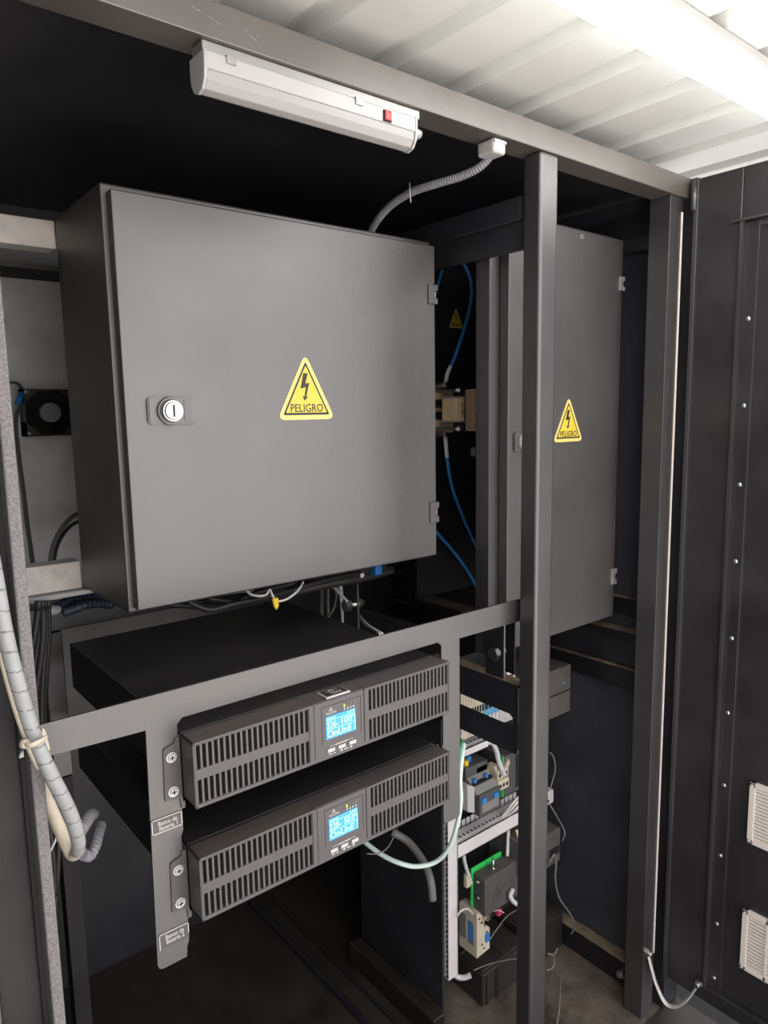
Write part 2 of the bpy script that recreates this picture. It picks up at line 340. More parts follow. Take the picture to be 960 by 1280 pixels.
# ------------------------------------------------------------------ rack power units
def ups(dz, label, big, two):
    t = thing('rack_power_unit', label, 'power unit', (.552,.83,-.482+dz), 'rack power units on the bracket')
    Z = lambda z: z+dz
    X0, X1, ZT, ZB = .3333, .7695, -.3960, -.4820
    c = MB().box(.336,.772,.833,1.31,Z(-.480),Z(-.3975),M['upsbody'],.0015)
    c.build('chassis', t)
    b = MB()
    bv = .0012
    b.box(X0,.5100,.790,.826,Z(ZT-.0035),Z(ZT),M['upsfront'],bv).box(.5100,.5968,.7925,.826,Z(ZT-.0035),Z(ZT),M['upsfront'],.0006).box(.5968,X1,.790,.826,Z(ZT-.0035),Z(ZT),M['upsfront'],bv)
    b.box(X0,X1,.790,.826,Z(ZB),Z(ZB+.005),M['upsfront'],bv)
    b.box(X0,X0+.0035,.790,.826,Z(ZB),Z(ZT),M['upsfront'],bv)
    b.box(X1-.0035,X1,.790,.826,Z(ZB),Z(ZT),M['upsfront'],bv)
    b.box(.502,.5098,.7902,.811,Z(ZB+.0006),Z(ZT-.001),M['upsfront'],.0006).box(.5972,.605,.7902,.811,Z(ZB+.0006),Z(ZT-.001),M['upsfront'],.0006)
    b.box(X0+.003,X1-.003,.812,.826,Z(ZB+.002),Z(ZT-.002),M['hole'])
    b.box(.35,.76,.826,.834,Z(-.476),Z(-.4005),M['upsbody'])
    b.build('front_bezel', t)
    for xa, xb in ((.3370,.5025),(.6045,.7660)):
        g = MB(); n = 21; p = (xb-xa)/n; y0, y1 = .7915, .803
        for k in range(n+1):
            xx = xa+k*p
            w = .0015
            g.box(xx-w,xx+w,y0,y1,Z(ZB+.004),Z(ZT-.003),M['upsfront'])
        g.box(xa-.002,xb+.002,y0-.0003,y1,Z(-.4455),Z(-.4320),M['upsfront'])
        g.box(xa-.002,xb+.002,y0-.0003,y1,Z(-.4790),Z(-.4765),M['upsfront'])
        g.box(xa-.002,xb+.002,y0-.0003,y1,Z(-.4005),Z(-.3985),M['upsfront'])
        g.build('ventilation_grille', t)
    cp = MB().box(.5104,.5966,.7905,.811,Z(ZB),Z(ZT-.0008),M['upsfront'],.001)
    for (a,c2,d,e) in ((.5225,.5905,-.4045,-.4040),(.5225,.5230,-.4590,-.4040),(.5900,.5905,-.4590,-.4040)):
        cp.box(a,c2,.7901,.7906,Z(d),Z(e),M['hole'])
    cpo = cp.build('control_panel', t)
    s = MB().box(.5290,.5797,.7894,.7906,Z(-.4525),Z(-.4195),M['lcd'])
    T = M['lcdtext']; yy = .7894
    s.text('OUTPUT', .5298,.5450,Z(-.4245),Z(-.4212),yy,T,.0002)
    s.text('LOAD', .5660,.5785,Z(-.4235),Z(-.4203),yy,T,.0002)
    s.box(.5296,.5790,yy-.0002,yy,Z(-.4256),Z(-.4252),T)
    a1, a2 = big
    s.text(a1, .5296,.5495,Z(-.4370),Z(-.4275),yy,T,.0002)
    s.text(a2, .5555,.5735,Z(-.4365),Z(-.4270),yy,T,.0002)
    s.text(two, .5745,.5785,Z(-.4312),Z(-.4275),yy,T,.0002)
    s.box(.5296,.5790,yy-.0002,yy,Z(-.4389),Z(-.4385),T)
    s.text('OnLInE', .5305,.5722,Z(-.4502),Z(-.4405),yy,T,.0002)
    s.box(.5785,.5793,yy-.0002,yy,Z(-.4515),Z(-.4275),T)
    tag(s.build('display_screen', cpo), 'lit blue display reading '+a1+' '+a2+' and ONLINE')
    lg = MB()
    lg.prism([(.5345,.7904,Z(-.4122)),(.5413,.7904,Z(-.4122)),(.5379,.7904,Z(-.4068))],(0,-.0003,0),M['whiteink'])
    lg.prism([(.5362,.7902,Z(-.4115)),(.5398,.7902,Z(-.4115)),(.5380,.7902,Z(-.4085))],(0,-.0004,0),M['upsfront'])
    lg.text('ALLSAI', .5298,.5470,Z(-.4168),Z(-.4135),.7905,M['whiteink'],.0003)
    lg.build('logo', cpo)
    for k, xx in enumerate((.5611,.5659,.5717,.5772)):
        MB().box(xx-.0009,xx+.0009,.7896,.7906,Z(-.4130),Z(-.4088),M['ledgreen'] if k == 0 else M['ledoff']).build('status_light', cpo)
    gm = MB()
    for xx in (.5615,.5670,.5720,.5775): gm.prism([(xx-.0016,.7904,Z(-.4172)),(xx+.0016,.7904,Z(-.4172)),(xx,.7904,Z(-.4143))],(0,-.0003,0),M['whiteink'])
    gm.box(.5352,.5356,.7901,.7906,Z(-.4665),Z(-.4636),M['whiteink']).box(.5352,.5755,.7901,.7906,Z(-.4640),Z(-.4636),M['whiteink']).box(.5751,.5755,.7901,.7906,Z(-.4665),Z(-.4636),M['whiteink'])
    gm.box(.545,.566,.7901,.7906,Z(-.4648),Z(-.4632),M['whiteink'])
    for (a,c2) in ((.5330,.5385),(.5410,.5440),(.5590,.5660)): gm.box(a,c2,.7901,.7906,Z(-.4762),Z(-.4750),M['whiteink'])
    gm.prism([(.5515,.7904,Z(-.4755)),(.5560,.7904,Z(-.4735)),(.5560,.7904,Z(-.4775))],(0,-.0003,0),M['whiteink'])
    gm.prism([(.5745,.7904,Z(-.4755)),(.5700,.7904,Z(-.4735)),(.5700,.7904,Z(-.4775))],(0,-.0003,0),M['whiteink'])
    gm.build('printed_marks', cpo)
    for xx in (.5364,.5548,.5737):
        MB().box(xx-.0062,xx+.0062,.7885,.7906,Z(-.4722),Z(-.4668),M['white'],.0007).build('button', cpo)
    for sx in (1,-1):
        q = (lambda v: v) if sx == 1 else (lambda v: 1.1028-v)
        e = MB(); pts = [(.3262,-.3990),(.3345,-.3990),(.3345,-.4945),(.3300,-.4945),(.3290,-.4800),(.3092,-.4770),(.3106,-.4115),(.3125,-.4090),(.3240,-.4060),(.3262,-.4030)]
        e.xz([(q(a),Z(c)) for a,c in pts], .8255,.8275, M['upsfront'])
        e.box(min(q(.3320),q(.3345)),max(q(.3320),q(.3345)),.8255,.86,Z(-.4850),Z(-.3990),M['upsfront'])
        eo = e.build('mounting_ear', t)
        for zz in (-.4220,-.4675):
            sc = MB(); p = (q(.3202),.8255,Z(zz))
            sc.cyl(p,(p[0],.8243,p[2]),.0068,M['steel'],24).cyl((p[0],.8245,p[2]),(p[0],.8222,p[2]),.0055,M['whiteink'],20,.0042)
            sc.box(p[0]-.0032,p[0]+.0032,.8217,.8223,p[2]-.0006,p[2]+.0006,M['hole']).box(p[0]-.0006,p[0]+.0006,.8217,.8223,p[2]-.0032,p[2]+.0032,M['hole'])
            sc.build('screw', eo)
    return t
ups(0, 'upper grey rack power unit with a blue display and a small plate on top', ('226-','100'), 'V')
ups(-.1525, 'lower grey rack power unit, blue display reading 50.0, beneath its twin', ('220-','50.0'), 'Hz')
b = MB().prism([(.535,.8185,-.3955),(.534,.7935,-.3955),(.5745,.7935,-.3955),(.5735,.8165,-.3955)],(0,0,.0022),M['white'])
b.prism([(.5365,.8170,-.3933),(.5362,.7962,-.3933),(.5728,.7962,-.3933),(.5722,.8155,-.3933)],(0,0,.0004),M['ink'])
b.text('UPS 1', .545,.562,.8075,.8135,-.3930,M['whiteink'],.0003,axis='z'); b.text('Master', .548,.566,.8000,.8055,-.3930,M['whiteink'],.0003,axis='z')
tag(b.build('name_plate'), 'small black name plate with a white edge lying on the upper rack power unit', 'label')

# ------------------------------------------------------------------ warning triangles
def warning(cx, w, z0, h, y, parent=None, cab=True):
    b = MB()
    def tri(k, yy, th, m, r):
        # rounded triangle inset by k
        a = [(cx-w/2,z0),(cx+w/2,z0),(cx,z0+h)]
        c = (cx, z0+h*.36)
        P = []
        for (px,pz) in a:
            d = math.hypot(px-c[0],pz-c[1]); f = 1-k/d
            P.append((c[0]+(px-c[0])*f, c[1]+(pz-c[1])*f))
        outp = []
        for i in range(3):
            A = Vector(P[i-1]); B = Vector(P[i]); C = Vector(P[(i+1)%3])
            u = (A-B).normalized(); v = (C-B).normalized()
            p = B+u*r; q = B+v*r
            for t in range(5):
                s = t/4; outp.append(((1-s)**2*p.x+2*s*(1-s)*B.x+s*s*q.x, (1-s)**2*p.y+2*s*(1-s)*B.y+s*s*q.y))
        b.xz(outp, yy, yy-th, m)
    e = w/.113
    tri(0, y, .0008, M['yellowrim'], .016*e); tri(.0135*e, y-.0008, .0002, M['ink'], .004*e); tri(.0200*e, y-.0010, .0002, M['yellow'], .003*e)
    u = w/730.; v = h/805.
    pts = [(460,345),(518,345),(482,470),(532,460),(489,630),(516,622),(468,678),(440,622),(466,630),(486,512),(420,532)]
    b.xz([(cx+(p-492)*u, z0+(908-q)*v) for p,q in pts], y-.0012, y-.0014, M['ink'])
    b.text('PELIGRO', cx+(292-492)*u, cx+(700-492)*u, z0+(815-0)*0+(908-815)*v, z0+(908-716)*v, y-.0012, M['ink'], .0002, bold=.012)
    return b.build('warning_sign', parent)

# ------------------------------------------------------------------ big electrical cabinet
c1 = thing('electrical_cabinet', 'large square grey electrical cabinet with yellow PELIGRO triangle, above the rack power units', 'cabinet', (.65,1.14,-.286))
b = MB()
x0,x1,y0,y1,z0,z1 = .3487,.954,1.028,1.248,-.286,.3137
b.box(x0,x1,y0,y1,z0,z1,M['cab'],.003)
b.build('body', c1)
b = MB().box(.3555,.9475,1.008,1.0275,-.2795,.302,M['cab'],.0022,3); b.build('door', c1)
for (za,zb) in ((.197,.232),(-.214,-.174)):
    h = MB().box(.9285,.9445,1.0035,1.010,za,zb,M['cab'],.001).box(.9440,.9505,1.003,1.016,za,za+(zb-za)*.30,M['cab'],.001).box(.9440,.9505,1.003,1.016,zb-(zb-za)*.32,zb,M['cab'],.001)
    h.cyl((.9465,1.008,za),(.9465,1.008,zb),.0026,M['steel'],12)
    h.build('hinge', c1)
l = MB(); l.xz(rounded(.3865,.4615,-.0125,.0262,.006), 1.0045,1.0085, M['cab']); l.xz(rounded(.3885,.4595,-.0105,.0242,.005), 1.0030,1.0050, M['cab'])
lo = l.build('latch_plate', c1)
k = MB().cyl((.4190,1.004,.0065),(.4190,.999,.0065),.0205,M['cab'],36,.0195).cyl((.4190,.9995,.0065),(.4190,.992,.0065),.0170,M['chrome'],36,.0150).cyl((.4190,.9925,.0065),(.4190,.9908,.0065),.0128,M['hole'],28).cyl((.4190,.9920,.0065),(.4190,.9900,.0065),.0120,M['steel'],28)
k.box(.4180,.4205,.9892,.9902,-.002,.015,M['hole'])
MB().box(.4400,.4500,1.0020,1.0040,-.0085,.0222,M['frame'],.0004).build('recess', lo)
tag(k.build('lock_cylinder', lo), 'round chrome lock cylinder')
warning(.655, .1135, -.0105, .108, 1.008, c1)

# ------------------------------------------------------------------ narrow electrical cabinet at the right
c2 = thing('electrical_cabinet', 'tall narrow dark grey electrical cabinet behind the centre post, with its own yellow triangle', 'cabinet', (1.2,.94,-.48))
MB().box(1.0025,1.404,.922,.957,-.478,.360,M['frame'],.002).box(1.215,1.40,.957,1.13,-.475,.355,M['cab'],.002).build('body', c2)
MB().box(1.0300,1.3920,.900,.9215,-.4665,.3500,M['cab'],.002,3).build('door', c2)
for (za,zb) in ((.246,.275),(-.392,-.356)):
    h = MB().box(1.3790,1.3890,.8955,.902,za,zb,M['alu'],.001).box(1.3885,1.3955,.895,.908,za,za+(zb-za)*.3,M['alu'],.001).box(1.3885,1.3955,.895,.908,zb-(zb-za)*.32,zb,M['alu'],.001)
    h.cyl((1.3915,.900,za),(1.3915,.900,zb),.0025,M['steel'],12); h.build('hinge', c2)
l = MB(); l.xz(rounded(1.0440,1.1080,-.080,-.042,.006), .8965,.9005, M['cab']); l.xz(rounded(1.0458,1.1062,-.078,-.044,.005), .895,.897, M['cab'])
lo = l.build('latch_plate', c2)
MB().cyl((1.0715,.896,-.061),(1.0715,.884,-.061),.0185,M['sleeve'],32,.0165).cyl((1.0715,.8845,-.061),(1.0715,.8825,-.061),.0135,M['steel'],28).box(1.070,1.073,.8818,.8828,-.07,-.052,M['alu']).build('lock_cylinder', lo)  # white body stands in for the bright reflection of the chrome
MB().cyl((1.243,.900,.3365),(1.243,.8965,.3365),.0055,M['steel'],16).build('screw', c2)
warning(1.213, .098, -.0665, .0915, .900, c2)

# ------------------------------------------------------------------ rear fuse board with two fuse holders
fb = thing('fuse_board', 'black mounting board with a small yellow triangle, between the two cabinets', 'board', (1.32,1.35,-.48))
MB().box(1.2,1.445,1.350,1.357,-.48,.36,M['black']).build('board', fb)
warning(1.342, .052, .211, .0505, 1.35, fb)
MB().box(1.2,1.25,1.19,1.35,-.489,-.481,M['dusty']).build('ledge', fb)
def fuse(dx, label, link):
    t = thing('fuse_holder', label, 'fuse holder', (1.255+dx,1.33,-.055), 'fuse holders on the black board')
    b = MB().box(1.210+dx,1.300+dx,1.318,1.3495,-.0545,.055,M['tan'],.002)
    b.box(1.214+dx,1.285+dx,1.308,1.318,-.0545,-.020,M['tan'],.002).box(1.214+dx,1.285+dx,1.308,1.318,.022,.055,M['tan'],.002)
    b.build('base', t)
    if link:
        MB().box(1.217,1.2465,1.225,1.274,-.025,.0306,M['tan'],.003).build('fuse_link', t)
        for za in (.0306,-.0274): MB().box(1.214,1.2510,1.222,1.276,za,za+.0024,M['white']).build('end_plate', t)
        for k in range(2): MB().cyl((1.232,1.274,-.012+k*.03),(1.232,1.308,-.012+k*.03),.010,M['hole'],12).build('grip', t)
        for q in (1,-1):
            zc = .0028+q*.046
            b = MB().box(1.222,1.252,1.240,1.308,zc-.004,zc+.003,M['steel'],.001).box(1.238,1.249,1.232,1.244,zc-.0065,zc+.0065,M['steel'],.001)
            b.cyl((1.222,1.30,zc+q*.014),(1.222,1.262,zc+q*.014),.0075,M['steel'],8).cyl((1.222,1.268,zc+q*.014),(1.222,1.258,zc+q*.014),.0045,M['chrome'],8)
            b.build('contact', t)
        b = MB(); b.text('X-4', 1.2345,1.2420,-.016,.022,1.2246,M['ink'],.0004); b.build('printed_mark', t)
    return t
fuse(0, 'tan fuse holder with a block fuse and blue cables on the black board', True)
fuse(.164, 'tan empty fuse holder base half hidden by the narrow cabinet', False)

# blue cables at the fuses
def bluecable(label, blue, white=None):
    t = thing('power_cable', label, 'cable', blue[0])
    MB().tube(blue, .0042, M['bluecable'], 12, 8).build('insulation', t)
    if white: MB().tube(white, .0050, M['sleeve'], 12, 6).build('sleeve', t)
bluecable('blue power cable curving from above down to the tan fuse holder', [(1.3405,1.3420,0.3839),(1.3650,1.3350,0.3581),(1.3722,1.3250,0.3139),(1.3611,1.3200,0.2588),(1.3148,1.3000,0.1888),(1.2765,1.2900,0.1298),(1.2577,1.2850,0.1058)], [(1.2578,1.2850,0.1077),(1.2467,1.2850,0.0882),(1.2398,1.2850,0.0630)])
bluecable('blue power cable running from under the tan fuse holder down to the right', [(1.2440,1.2850,-0.1112),(1.2556,1.2900,-0.1521),(1.2792,1.3000,-0.1991),(1.3178,1.3100,-0.2617),(1.3699,1.3200,-0.3371),(1.4063,1.3250,-0.3865)], [(1.2389,1.2850,-0.0636),(1.2414,1.2850,-0.0874),(1.2446,1.2850,-0.1152)])
bluecable('blue power cable slanting out from behind the large cabinet lower right corner', [(1.1792,1.3000,-0.2706),(1.2223,1.3000,-0.3039),(1.2853,1.3100,-0.3569),(1.3455,1.3200,-0.4164),(1.4054,1.3300,-0.4855)])
bluecable('short blue power cable end beside the large cabinet upper hinge', [(1.2756,1.3300,0.3477),(1.2550,1.3200,0.3175),(1.2292,1.3100,0.2760),(1.1984,1.3000,0.2312)])
tag(MB().box(1.2255,1.2405,1.335,1.350,-.118,-.100,M['alu'],.001).build('clip'), 'small metal clip on the black board below the tan fuse holder', 'clip')
tag(MB().box(1.396,1.400,1.335,1.350,-.122,-.098,M['whiteink']).box(1.396,1.408,1.335,1.350,-.100,-.098,M['whiteink']).box(1.396,1.408,1.335,1.350,-.122,-.120,M['whiteink']).build('clip'), 'small white clip on the black board below the empty fuse base', 'clip')

# ------------------------------------------------------------------ lamp under the beam (off) and lit lamp under the roof
lt = thing('batten_lamp', 'white unlit batten lamp with a red switch hanging under the black beam', 'lamp', (.55,.80,.36))
def bar(x0, x1, prof, m): return MB().prism([(x0,p[0],p[1]) for p in prof], (x1-x0,0,0), m, None, .0008)
hp = [(.7805,.3985),(.816,.3985),(.816,.3805),(.7810,.3805)]
bar(.391,.7000,hp,M['white']).build('housing', lt)
dp = [(.7820,.3805),(.8150,.3805),(.8145,.3715),(.809,.3625),(.799,.3585),(.7895,.3615),(.7830,.3705)]
bar(.3915,.6985,dp,M['diff']).build('diffuser', lt)
ep = [(.7795,.3995),(.817,.3995),(.817,.3805),(.8155,.3710),(.8095,.3615),(.799,.3575),(.7885,.3605),(.7815,.3705),(.7800,.3805)]
bar(.3875,.3915,ep,M['white']).build('end_cap', lt); bar(.6990,.7030,ep,M['white']).build('end_cap', lt)
tag(MB().box(.6420,.6555,.7788,.781,.3815,.3955,M['hole'],.0005).box(.6435,.6540,.7770,.7790,.3830,.3940,M['red'],.0008).build('switch', lt), 'red rocker switch')
tag(MB().box(.389,.712,.786,.812,.4005,.4115,M['alu'],.001).build('mounting_rail', lt), 'grey metal mounting rail')
for xx in (.421,.602): MB().box(xx-.006,xx+.006,.7790,.8185,.3980,.4000,M['alu'],.0004).box(xx-.006,xx+.006,.7785,.7800,.391,.4000,M['alu'],.0004).build('clip', lt)
MB().cyl((.7030,.80,.389),(.711,.80,.389),.009,M['white'],16).cyl((.711,.80,.389),(.724,.80,.387),.006,M['white'],14).build('connector', lt)

lr = thing('batten_lamp', 'lit white batten lamp under the cream ribbed roof at the upper right', 'lamp', (1.06,.55,.47))
MB().box(.665,1.405,.515,.585,.4875,.5035,M['white'],.002).build('housing', lr)
pp = [(.548+.034*math.cos(a), .4875-.030*math.sin(a)) for a in [PI*k/10 for k in range(11)]]
bar(.67,1.40,pp,M['lamp']).build('diffuser', lr)
for xa in (.664,1.4005): MB().box(xa,xa+.006,.513,.583,.456,.5035,M['white'],.002).build('end_cap', lr)
for xx in (.80,1.22): MB().box(xx-.006,xx+.006,.506,.592,.4995,.5045,M['steel']).box(xx-.006,xx+.006,.590,.5925,.485,.5045,M['steel']).box(xx-.006,xx+.006,.506,.5085,.485,.5045,M['steel']).build('clip', lr)

# conduit and gland
t = thing('flexible_conduit', 'grey corrugated conduit curving from the white gland down behind the large cabinet', 'conduit', (.86,.80,.41))
MB().tube([(0.8871,0.8050,0.4102),(0.8839,0.8120,0.3938),(0.8758,0.8300,0.3791),(0.8650,0.8600,0.3715),(0.8498,0.9000,0.3676),(0.8415,0.9500,0.3655),(0.8428,1.0000,0.3589),(0.8462,1.0400,0.3466),(0.8494,1.0700,0.3297),(0.8514,1.0900,0.3085)], .0062, M['conduit'], 12, 6, .10, .0045).build('hose', t)
MB().box(.8635,.8920,.786,.822,.389,.4115,M['white'],.005,3).box(.8645,.8910,.7852,.788,.4045,.4085,M['alu']).build('gland', t)
MB().tube([(0.8364,0.9500,0.3799),(0.8282,0.9400,0.3609),(0.8342,0.9450,0.3465)], .0009, M['whitecable'], 6, 4).build('zip_tie', t)

# ------------------------------------------------------------------ doors of the enclosure
d1 = thing('door_1', 'black steel door swung open at the right with two cream vents', 'door', (1.45,.55,-1.30), None, 'structure')
b = MB().box(1.443,1.475,.270,.757,-1.305,.446,M['door'],.003)
b.box(1.430,1.443,.672,.757,-1.305,.446,M['door'],.002).box(1.430,1.443,.335,.672,.347,.446,M['door'],.002).box(1.430,1.443,.335,.672,-1.305,-1.270,M['door'],.002).box(1.430,1.443,.300,.395,-1.27,.347,M['door'],.002)
b.build('leaf', d1)
MB().box(1.4240,1.443,.667,.672,-1.27,.349,M['frame']).box(1.436,1.443,.640,.667,-1.27,.347,M['door'],.001).box(1.4385,1.443,.395,.64,.335,.347,M['frame']).box(1.424,1.430,.36,.69,.347,.3505,M['frame']).build('inner_lip', d1)
for zz in (.165,.0,-.155,-.31,-.47,-.63,-.79,-.95,-1.11,-1.24):
    MB().sphere((1.4355,.653,zz), .0048, M['steel'], (.6,1,1), 10).build('rivet', d1)
MB().box(1.424,1.432,.757,.766,-1.305,.446,M['frame'],.001).cyl((1.425,.766,.385),(1.425,.766,.445),.006,M['frame'],12).build('hinge', d1)
def vent(z0, z1, label):
    t = thing('vent_grille', label, 'vent', (1.442,.525,z0), 'cream vents on the open door')
    y0, y1 = .450, .601
    f = MB()
    f.box(1.434,1.443,y0,y1,z0,z0+.010,M['vent'],.001).box(1.434,1.443,y0,y1,z1-.010,z1,M['vent'],.001).box(1.434,1.443,y0,y0+.012,z0,z1,M['vent'],.001).box(1.434,1.443,y1-.012,y1,z0,z1,M['vent'],.001)
    f.box(1.434,1.441,.549,.553,z0,z1,M['vent'])
    f.build('rim', t)
    s = MB(); n = 15
    for k in range(n):
        zz = z0+.010+(z1-z0-.020)*(k+.5)/n
        s.box(1.4355,1.442,y0+.011,y1-.011,zz-.0031,zz+.0028,M['vent'])
    s.build('slats', t)
    for yy in (y0+.006,y1-.006):
        for zz in (z0+.006,z1-.006): MB().cyl((1.434,yy,zz),(1.4325,yy,zz),.003,M['vent'],10).build('screw', t)
vent(-.893,-.760,'upper cream plastic vent on the open black door')
vent(-1.180,-1.043,'lower cream plastic vent on the open black door, near the floor')
# left door, folded back
d2 = thing('door_2', 'black steel door folded back at the far left edge', 'door', (.098,.79,-1.30), None, 'structure')
b = MB(); a = Vector((-.391,-.921,0)); n = Vector((.921,-.391,0)); o = Vector((.094,.787,0))
mx = Matrix(((a.x,n.x,0,o.x),(a.y,n.y,0,o.y),(0,0,1,0),(0,0,0,1)))
b.box(0,.84,-.03,0,-1.305,.446,M['leftpaint'],.003,2,mx).box(0,.03,0,.006,-1.305,.446,M['leftpaint'],.001,2,mx)
b.build('leaf', d2)
MB().box(.0975,.1035,.776,.80,-1.39,.42,M['frame'],.001).build('edge_trim', d2)

# earth strap on the right
t = thing('earth_strap', 'braided earth strap with silver lugs between corner post and open door', 'strap', (1.3873,0.7200,-1.3280))
e0 = (1.3888,0.7830,-1.2360); e1 = (1.4139,0.6760,-1.2579)
MB().tube([e0,(1.3853,0.7720,-1.2615),(1.3821,0.7550,-1.2969),(1.3869,0.7350,-1.3303),(1.3932,0.7120,-1.3259),(1.4024,0.6920,-1.2975),e1], .0052, M['braid'], 10, 8, sc=(.45,1)).build('braid', t)
for p, ax in ((e0,(0,1,0)),(e1,(1,0,0))):
    p = Vector(p); ax = Vector(ax)
    MB().cyl(p+ax*.004,p-ax*.004,.0085,M['steel'],6,smooth=False).cyl(p-ax*.003,p-ax*.010,.0055,M['steel'],12).build('bolt', t)

# floor and wall bolts at the right
tag(MB().cyl((1.430,.868,-1.362),(1.415,.868,-1.362),.011,M['steel'],6,smooth=False).cyl((1.415,.868,-1.362),(1.408,.868,-1.362),.006,M['steel'],12).build('bolt'), 'silver hex bolt on the floor rail at the foot of the right wall', 'bolt')
def bracket(label, x, zt, zb, bz, y):
    t = thing('bolted_bracket', label, 'bracket', (x,y,zb))
    MB().box(x-.002,x+.002,y-.004,y+.05,zb,zt,M['frame'],.0005).box(x-.002,x+.035,y-.004,y+.05,zt-.003,zt,M['dusty']).build('plate', t)
    MB().cyl((x-.032,y+.004,bz),(x-.018,y+.004,bz),.0125,M['steel'],6,smooth=False).cyl((x-.018,y+.004,bz),(x+.018,y+.004,bz),.0065,M['steel'],12).cyl((x+.004,y+.004,bz),(x+.012,y+.004,bz),.0105,M['steel'],6,smooth=False).build('bolt', t)
t = thing('bolted_bracket', 'thin black channel bracket with silver hex bolt under the cross bar, beside the centre post', 'bracket', (1.0,.89,-.505))
MB().box(.9885,.9910,.870,.916,-.5045,-.398,M['black'],.0003).box(.9885,1.026,.870,.916,-.4005,-.398,M['dusty']).box(1.0215,1.024,.872,.916,-.5045,-.4005,M['black']).build('plate', t)
tag(MB().box(.9883,.9912,.8690,.8702,-.5045,-.398,M['alu']).build('edge', t), 'plate edge coloured pale as lit')  # pale strip laid on the plate edge for the light it catches
MB().cyl((.972,.884,-.4555),(.982,.884,-.4555),.0125,M['steel'],6,smooth=False).cyl((.982,.884,-.4555),(1.005,.884,-.4555),.0065,M['steel'],12).cyl((.9915,.884,-.4555),(.9985,.884,-.4555),.0105,M['steel'],6,smooth=False).build('bolt', t)
bracket('thin black bracket with a dull bolt in the gap under the large cabinet', (0.9083,1.2200,-0.3640)[0], (0.9083,1.2200,-0.3640)[2], -.52, (0.8896,1.2200,-0.4141)[2], 1.22)

# ------------------------------------------------------------------ control equipment behind the centre post
eq = thing('mounting_plate', 'black mounting plate carrying the wiring ducts and relays behind the centre post', 'plate', (1.2,1.125,-1.30))
MB().box(1.045,1.385,1.122,1.128,-1.27,-.56,M['black']).box(1.05,1.08,1.1285,1.15,-1.40,-.55,M['black']).build('plate', eq)
def duct_h(label, x0, x1, z0, z1, y0=1.05, y1=1.10):
    t = thing('wiring_duct', label, 'wiring duct', ((x0+x1)/2,(y0+y1)/2,z0), 'slotted wiring ducts on the mounting plate')
    MB().box(x0,x1,y0,y0+.002,z0,z1,M['greyduct']).box(x0,x1,y0,y1,z0,z0+.002,M['greyduct']).box(x0,x1,y0,y0+.012,z1-.002,z1,M['greyduct']).build('channel', t)
    b = MB(); x = x0
    while x < x1-.004:
        b.box(x,x+.0110,y1-.002,y1,z0,z1+.012,M['greyduct']); x += .0150
    b.box(x0,x1,y0+.010,y1-.012,z1-.001,z1+.001,M['greyduct'])
    xx = x0+.008
    while xx < x1-.006:
        b.box(xx,xx+.0045,y0+.014,y0+.021,z1+.0008,z1+.0013,M['hole']); xx += .0125
    b.build('fingers', t)
duct_h('long light grey slotted wiring duct level with the lower rack power unit', 1.046, 1.30, -.990, -.955)
duct_h('short light grey slotted wiring duct near the foot of the right bracket leg', 1.068, 1.142, -.757, -.738)
t = thing('wiring_duct', 'upright light grey slotted wiring duct beside the tan circuit breaker', 'wiring duct', (1.03,1.06,-1.275), 'slotted wiring ducts on the mounting plate')
MB().box(1.015,1.044,1.05,1.0525,-1.275,-.735,M['greyduct'],.0006).box(1.042,1.044,1.05,1.10,-1.275,-.735,M['greyduct']).build('channel', t)
b = MB(); z = -1.272
while z < -.745:
    b.box(1.015,1.017,1.052,1.10,z,z+.0095,M['greyduct']); z += .0125
b.box(1.015,1.017,1.052,1.058,-1.275,-.735,M['greyduct']).box(1.015,1.017,1.068,1.10,-1.275,-.735,M['greyduct'])
b.build('fingers', t)

# terminal strip seen through the slot of the side plate
def term(name, label, x0, x1, m, n):
    b = MB(); p = (x1-x0)/n
    for k in range(n):
        xx = x0+k*p
        b.box(xx+.0004,xx+p-.0004,1.035,1.10,-.705,-.600,m,.001).box(xx+.002,xx+p-.002,1.0335,1.036,-.655,-.640,M['hole']).box(xx+.0015,xx+p-.0015,1.033,1.036,-.69,-.67,M['whiteink'])
    tag(b.build(name), label, 'terminal', 'terminals seen through the slot')
term('terminal_strip', 'cream terminal strip left of the blue one, behind the slotted plate', 1.040, 1.112, M['ivory'], 9)
term('terminal_strip', 'blue terminal strip seen through the slotted plate', 1.113, 1.160, M['termblue'], 4)
term('terminal_strip', 'white terminal strip right of the blue one, behind the slotted plate', 1.161, 1.217, M['white'], 6)

# relay module with blue plugs
t = thing('relay_module', 'dark relay module with blue and yellow plugs above the long wiring duct', 'relay', (1.12,1.05,-.905))
MB().xz([(1.088,-.895),(1.155,-.895),(1.155,-.845),(1.088,-.845)],1.025,1.10,M['device']).box(1.083,1.155,1.062,1.12,-.845,-.795,M['device'],.002).prism([(1.086,1.030,-.845),(1.153,1.030,-.845),(1.153,1.065,-.815),(1.086,1.065,-.815)],(0,.02,-.01),M['alu']).build('body', t)
b = MB()
for k in range(11): b.box(1.089+k*.0058,1.0925+k*.0058,1.044,1.056,-.834,-.826,M['hole'])
b.build('terminal_slots', t)
for (xx,zz,yy) in ((1.100,-.858,1.0235),(1.139,-.858,1.0235)): tag(MB().box(xx-.008,xx+.006,yy-.004,yy+.003,zz-.007,zz+.005,M['devblue'],.001).build('plug', t), 'blue plug')
for (xx,yy) in ((1.098,1.05),(1.135,1.05)): tag(MB().box(xx-.004,xx+.004,yy-.004,yy+.004,-.828,-.818,M['devblue'],.001).build('plug', t), 'blue plug')
tag(MB().box(1.105,1.119,1.08,1.092,-.797,-.782,M['devblue'],.001).build('plug', t), 'blue plug')
